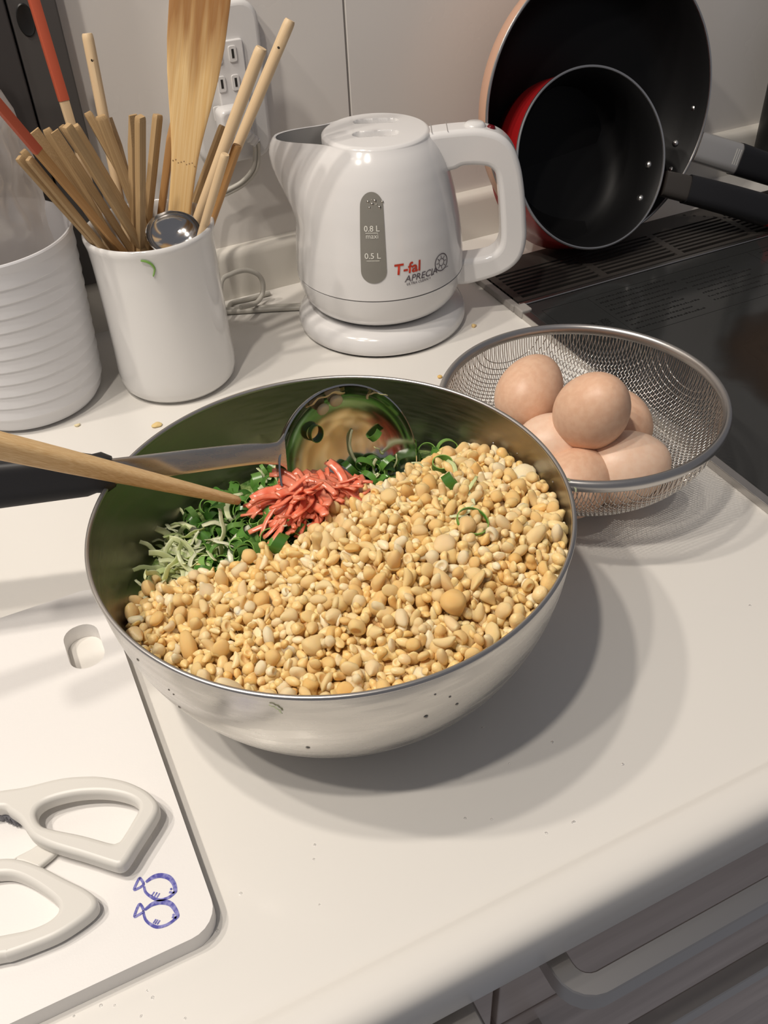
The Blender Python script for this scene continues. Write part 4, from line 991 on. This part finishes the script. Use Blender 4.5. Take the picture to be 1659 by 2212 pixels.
for i, (px, py, z, axis, v_, s_, lab) in enumerate((
    (1145, 846, .0575, (.8, .5, .45), 0, 1.02, 'brown egg with a small bright highlight, at the back left of the pile'),
    (1280, 886, .0770, (.02, -.50, .85), 0, 1.06, 'brown egg lying on top of the others'),
    (1200, 962, .0440, (1, -.4, .1), 1, .98, 'pale egg half hidden under the top egg behind the bowl rim'),
    (1338, 912, .0400, (.3, .9, .2), 0, .96, 'egg showing only a sliver to the right behind the top egg'),
    (1350, 1008, .0370, (.9, -.3, .1), 1, 1.08, 'palest egg at the front right under the top egg'),
    (1245, 1040, .0370, (1, .35, .1), 0, .98, 'darker brown egg low at the front by the strainer rim'))):
    p = Pz(px, py, z); o = link('egg', egg_me[v_], None, p, Vector(axis).to_track_quat('Z', 'Y').to_euler(), (s_,)*3); tag(o, lab, 'egg', 'eggs in the strainer')

# ------------------------------------------------------------------ crumbs and droplets
def crumb(px, py, z, me, label, sc_, name, cat='scrap', rot=0):
    p = Pz(px, py, z); o = link(name, me, None, p+np.array([0, 0, .0012]), (0, 0, rot), (sc_,)*3); tag(o, label, cat)
crumb(340, 920, 0, hi_me[7], 'pale cabbage crumb on the worktop left of the bowl', .0030, 'crumb')
crumb(168, 921, 0, hi_me[5], 'yellow crumb on the worktop below the ridged canister', .0016, 'crumb')
crumb(950, 816, 0, hi_me[3], 'tiny green scrap on the worktop behind the bowl', .0020, 'crumb')
crumb(1024, 706, 0, hi_me[1], 'small crumb on the worktop right of the kettle base', .0018, 'crumb')
cpt = [hit(BC, *q_) for q_ in ((304, 562), (316, 564), (327, 570), (334, 581), (331, 596))]
tag(mesh('spring_onion_curl', *sweep(smooth_path([p_+n_*.0008*(-1 if n_@ray(320, 575) > 0 else 1) for p_, n_ in cpt], 5), circ(.0009, 7), scale=[.5+.6*math.sin(PI*min(.97, (i+1)/21)) for i in range(21)]), M['onion_cut']), 'thin green onion curl stuck on the front of the white crock', 'spring onion')
stick_on('cabbage_scrap', cab_me[6], BO, 598, 1528, 'pale green scrap on the outside of the bowl under its front rim', 'cabbage', None, .0008, 1.6, .3)
p = np.array([SCN[0]-.040, SCN[1]-.0835, ZR+.003]); q_ = hit(bvh_of(*sweep(ring, circ(.0035, 8), closed=True)), 1236, 1046)[0]
if q_ is not None:
    o = link('cabbage_scrap', cab_me[8], None, q_, (0.3, 0, 1.1), (.3,)*3); tag(o, 'tiny green scrap on the strainer rim beside the bowl', 'cabbage')
wd_me = mdata('water_droplet', *lathe([(.0001, .45), (.5, .38), (.85, .18), (1, 0)], n=14), M['water'])
for px, py in ((1043, 1572), (1193, 1603), (1100, 1650), (1240, 1775), (1345, 1651), (1005, 1768), (1062, 1770), (1237, 1777), (678, 1856), (1180, 1800), (690, 1955), (680, 1825), (1620, 1308), (330, 2155), (218, 2172), (248, 2172), (318, 2140), (160, 2195), (400, 2200), (305, 2195), (470, 2010), (520, 1930)):
    p = Pz(px, py, 0); o = link('water_droplet', wd_me, None, p+np.array([0, 0, .00005]), None, (random.uniform(.0005, .0009),)*3); tag(o, 'tiny clear water droplet on the white worktop in front of the bowl', 'droplet', 'water droplets on the worktop')
dd_ = mdata('water_drop', *lathe([(.0001, .5), (.5, .42), (.85, .2), (1, 0)], n=14), M['steel_in'])
for px, py, s_ in ((1065, 958, 1.1), (1086, 974, .9), (1117, 980, .7), (1194, 1042, 1.3)): stick_on('water_drop', dd_, BI, px, py, 'water drop on the inside wall of the bowl at the right', 'droplet', 'drops on the bowl inside', .0001, 0, (.0008*s_))
for px, py, s_ in ((298, 1425, 1.2), (365, 1490, .8), (375, 1500, .7), (388, 1527, 1.3), (665, 1615, 1.4), (987, 1521, 1.2), (972, 1505, .9), (920, 1548, 1.6), (940, 1500, .8)): stick_on('water_drop', dd_, BO, px, py, 'water drop on the outside wall of the bowl', 'droplet', 'drops on the bowl outside', .0001, 0, (.0008*s_))
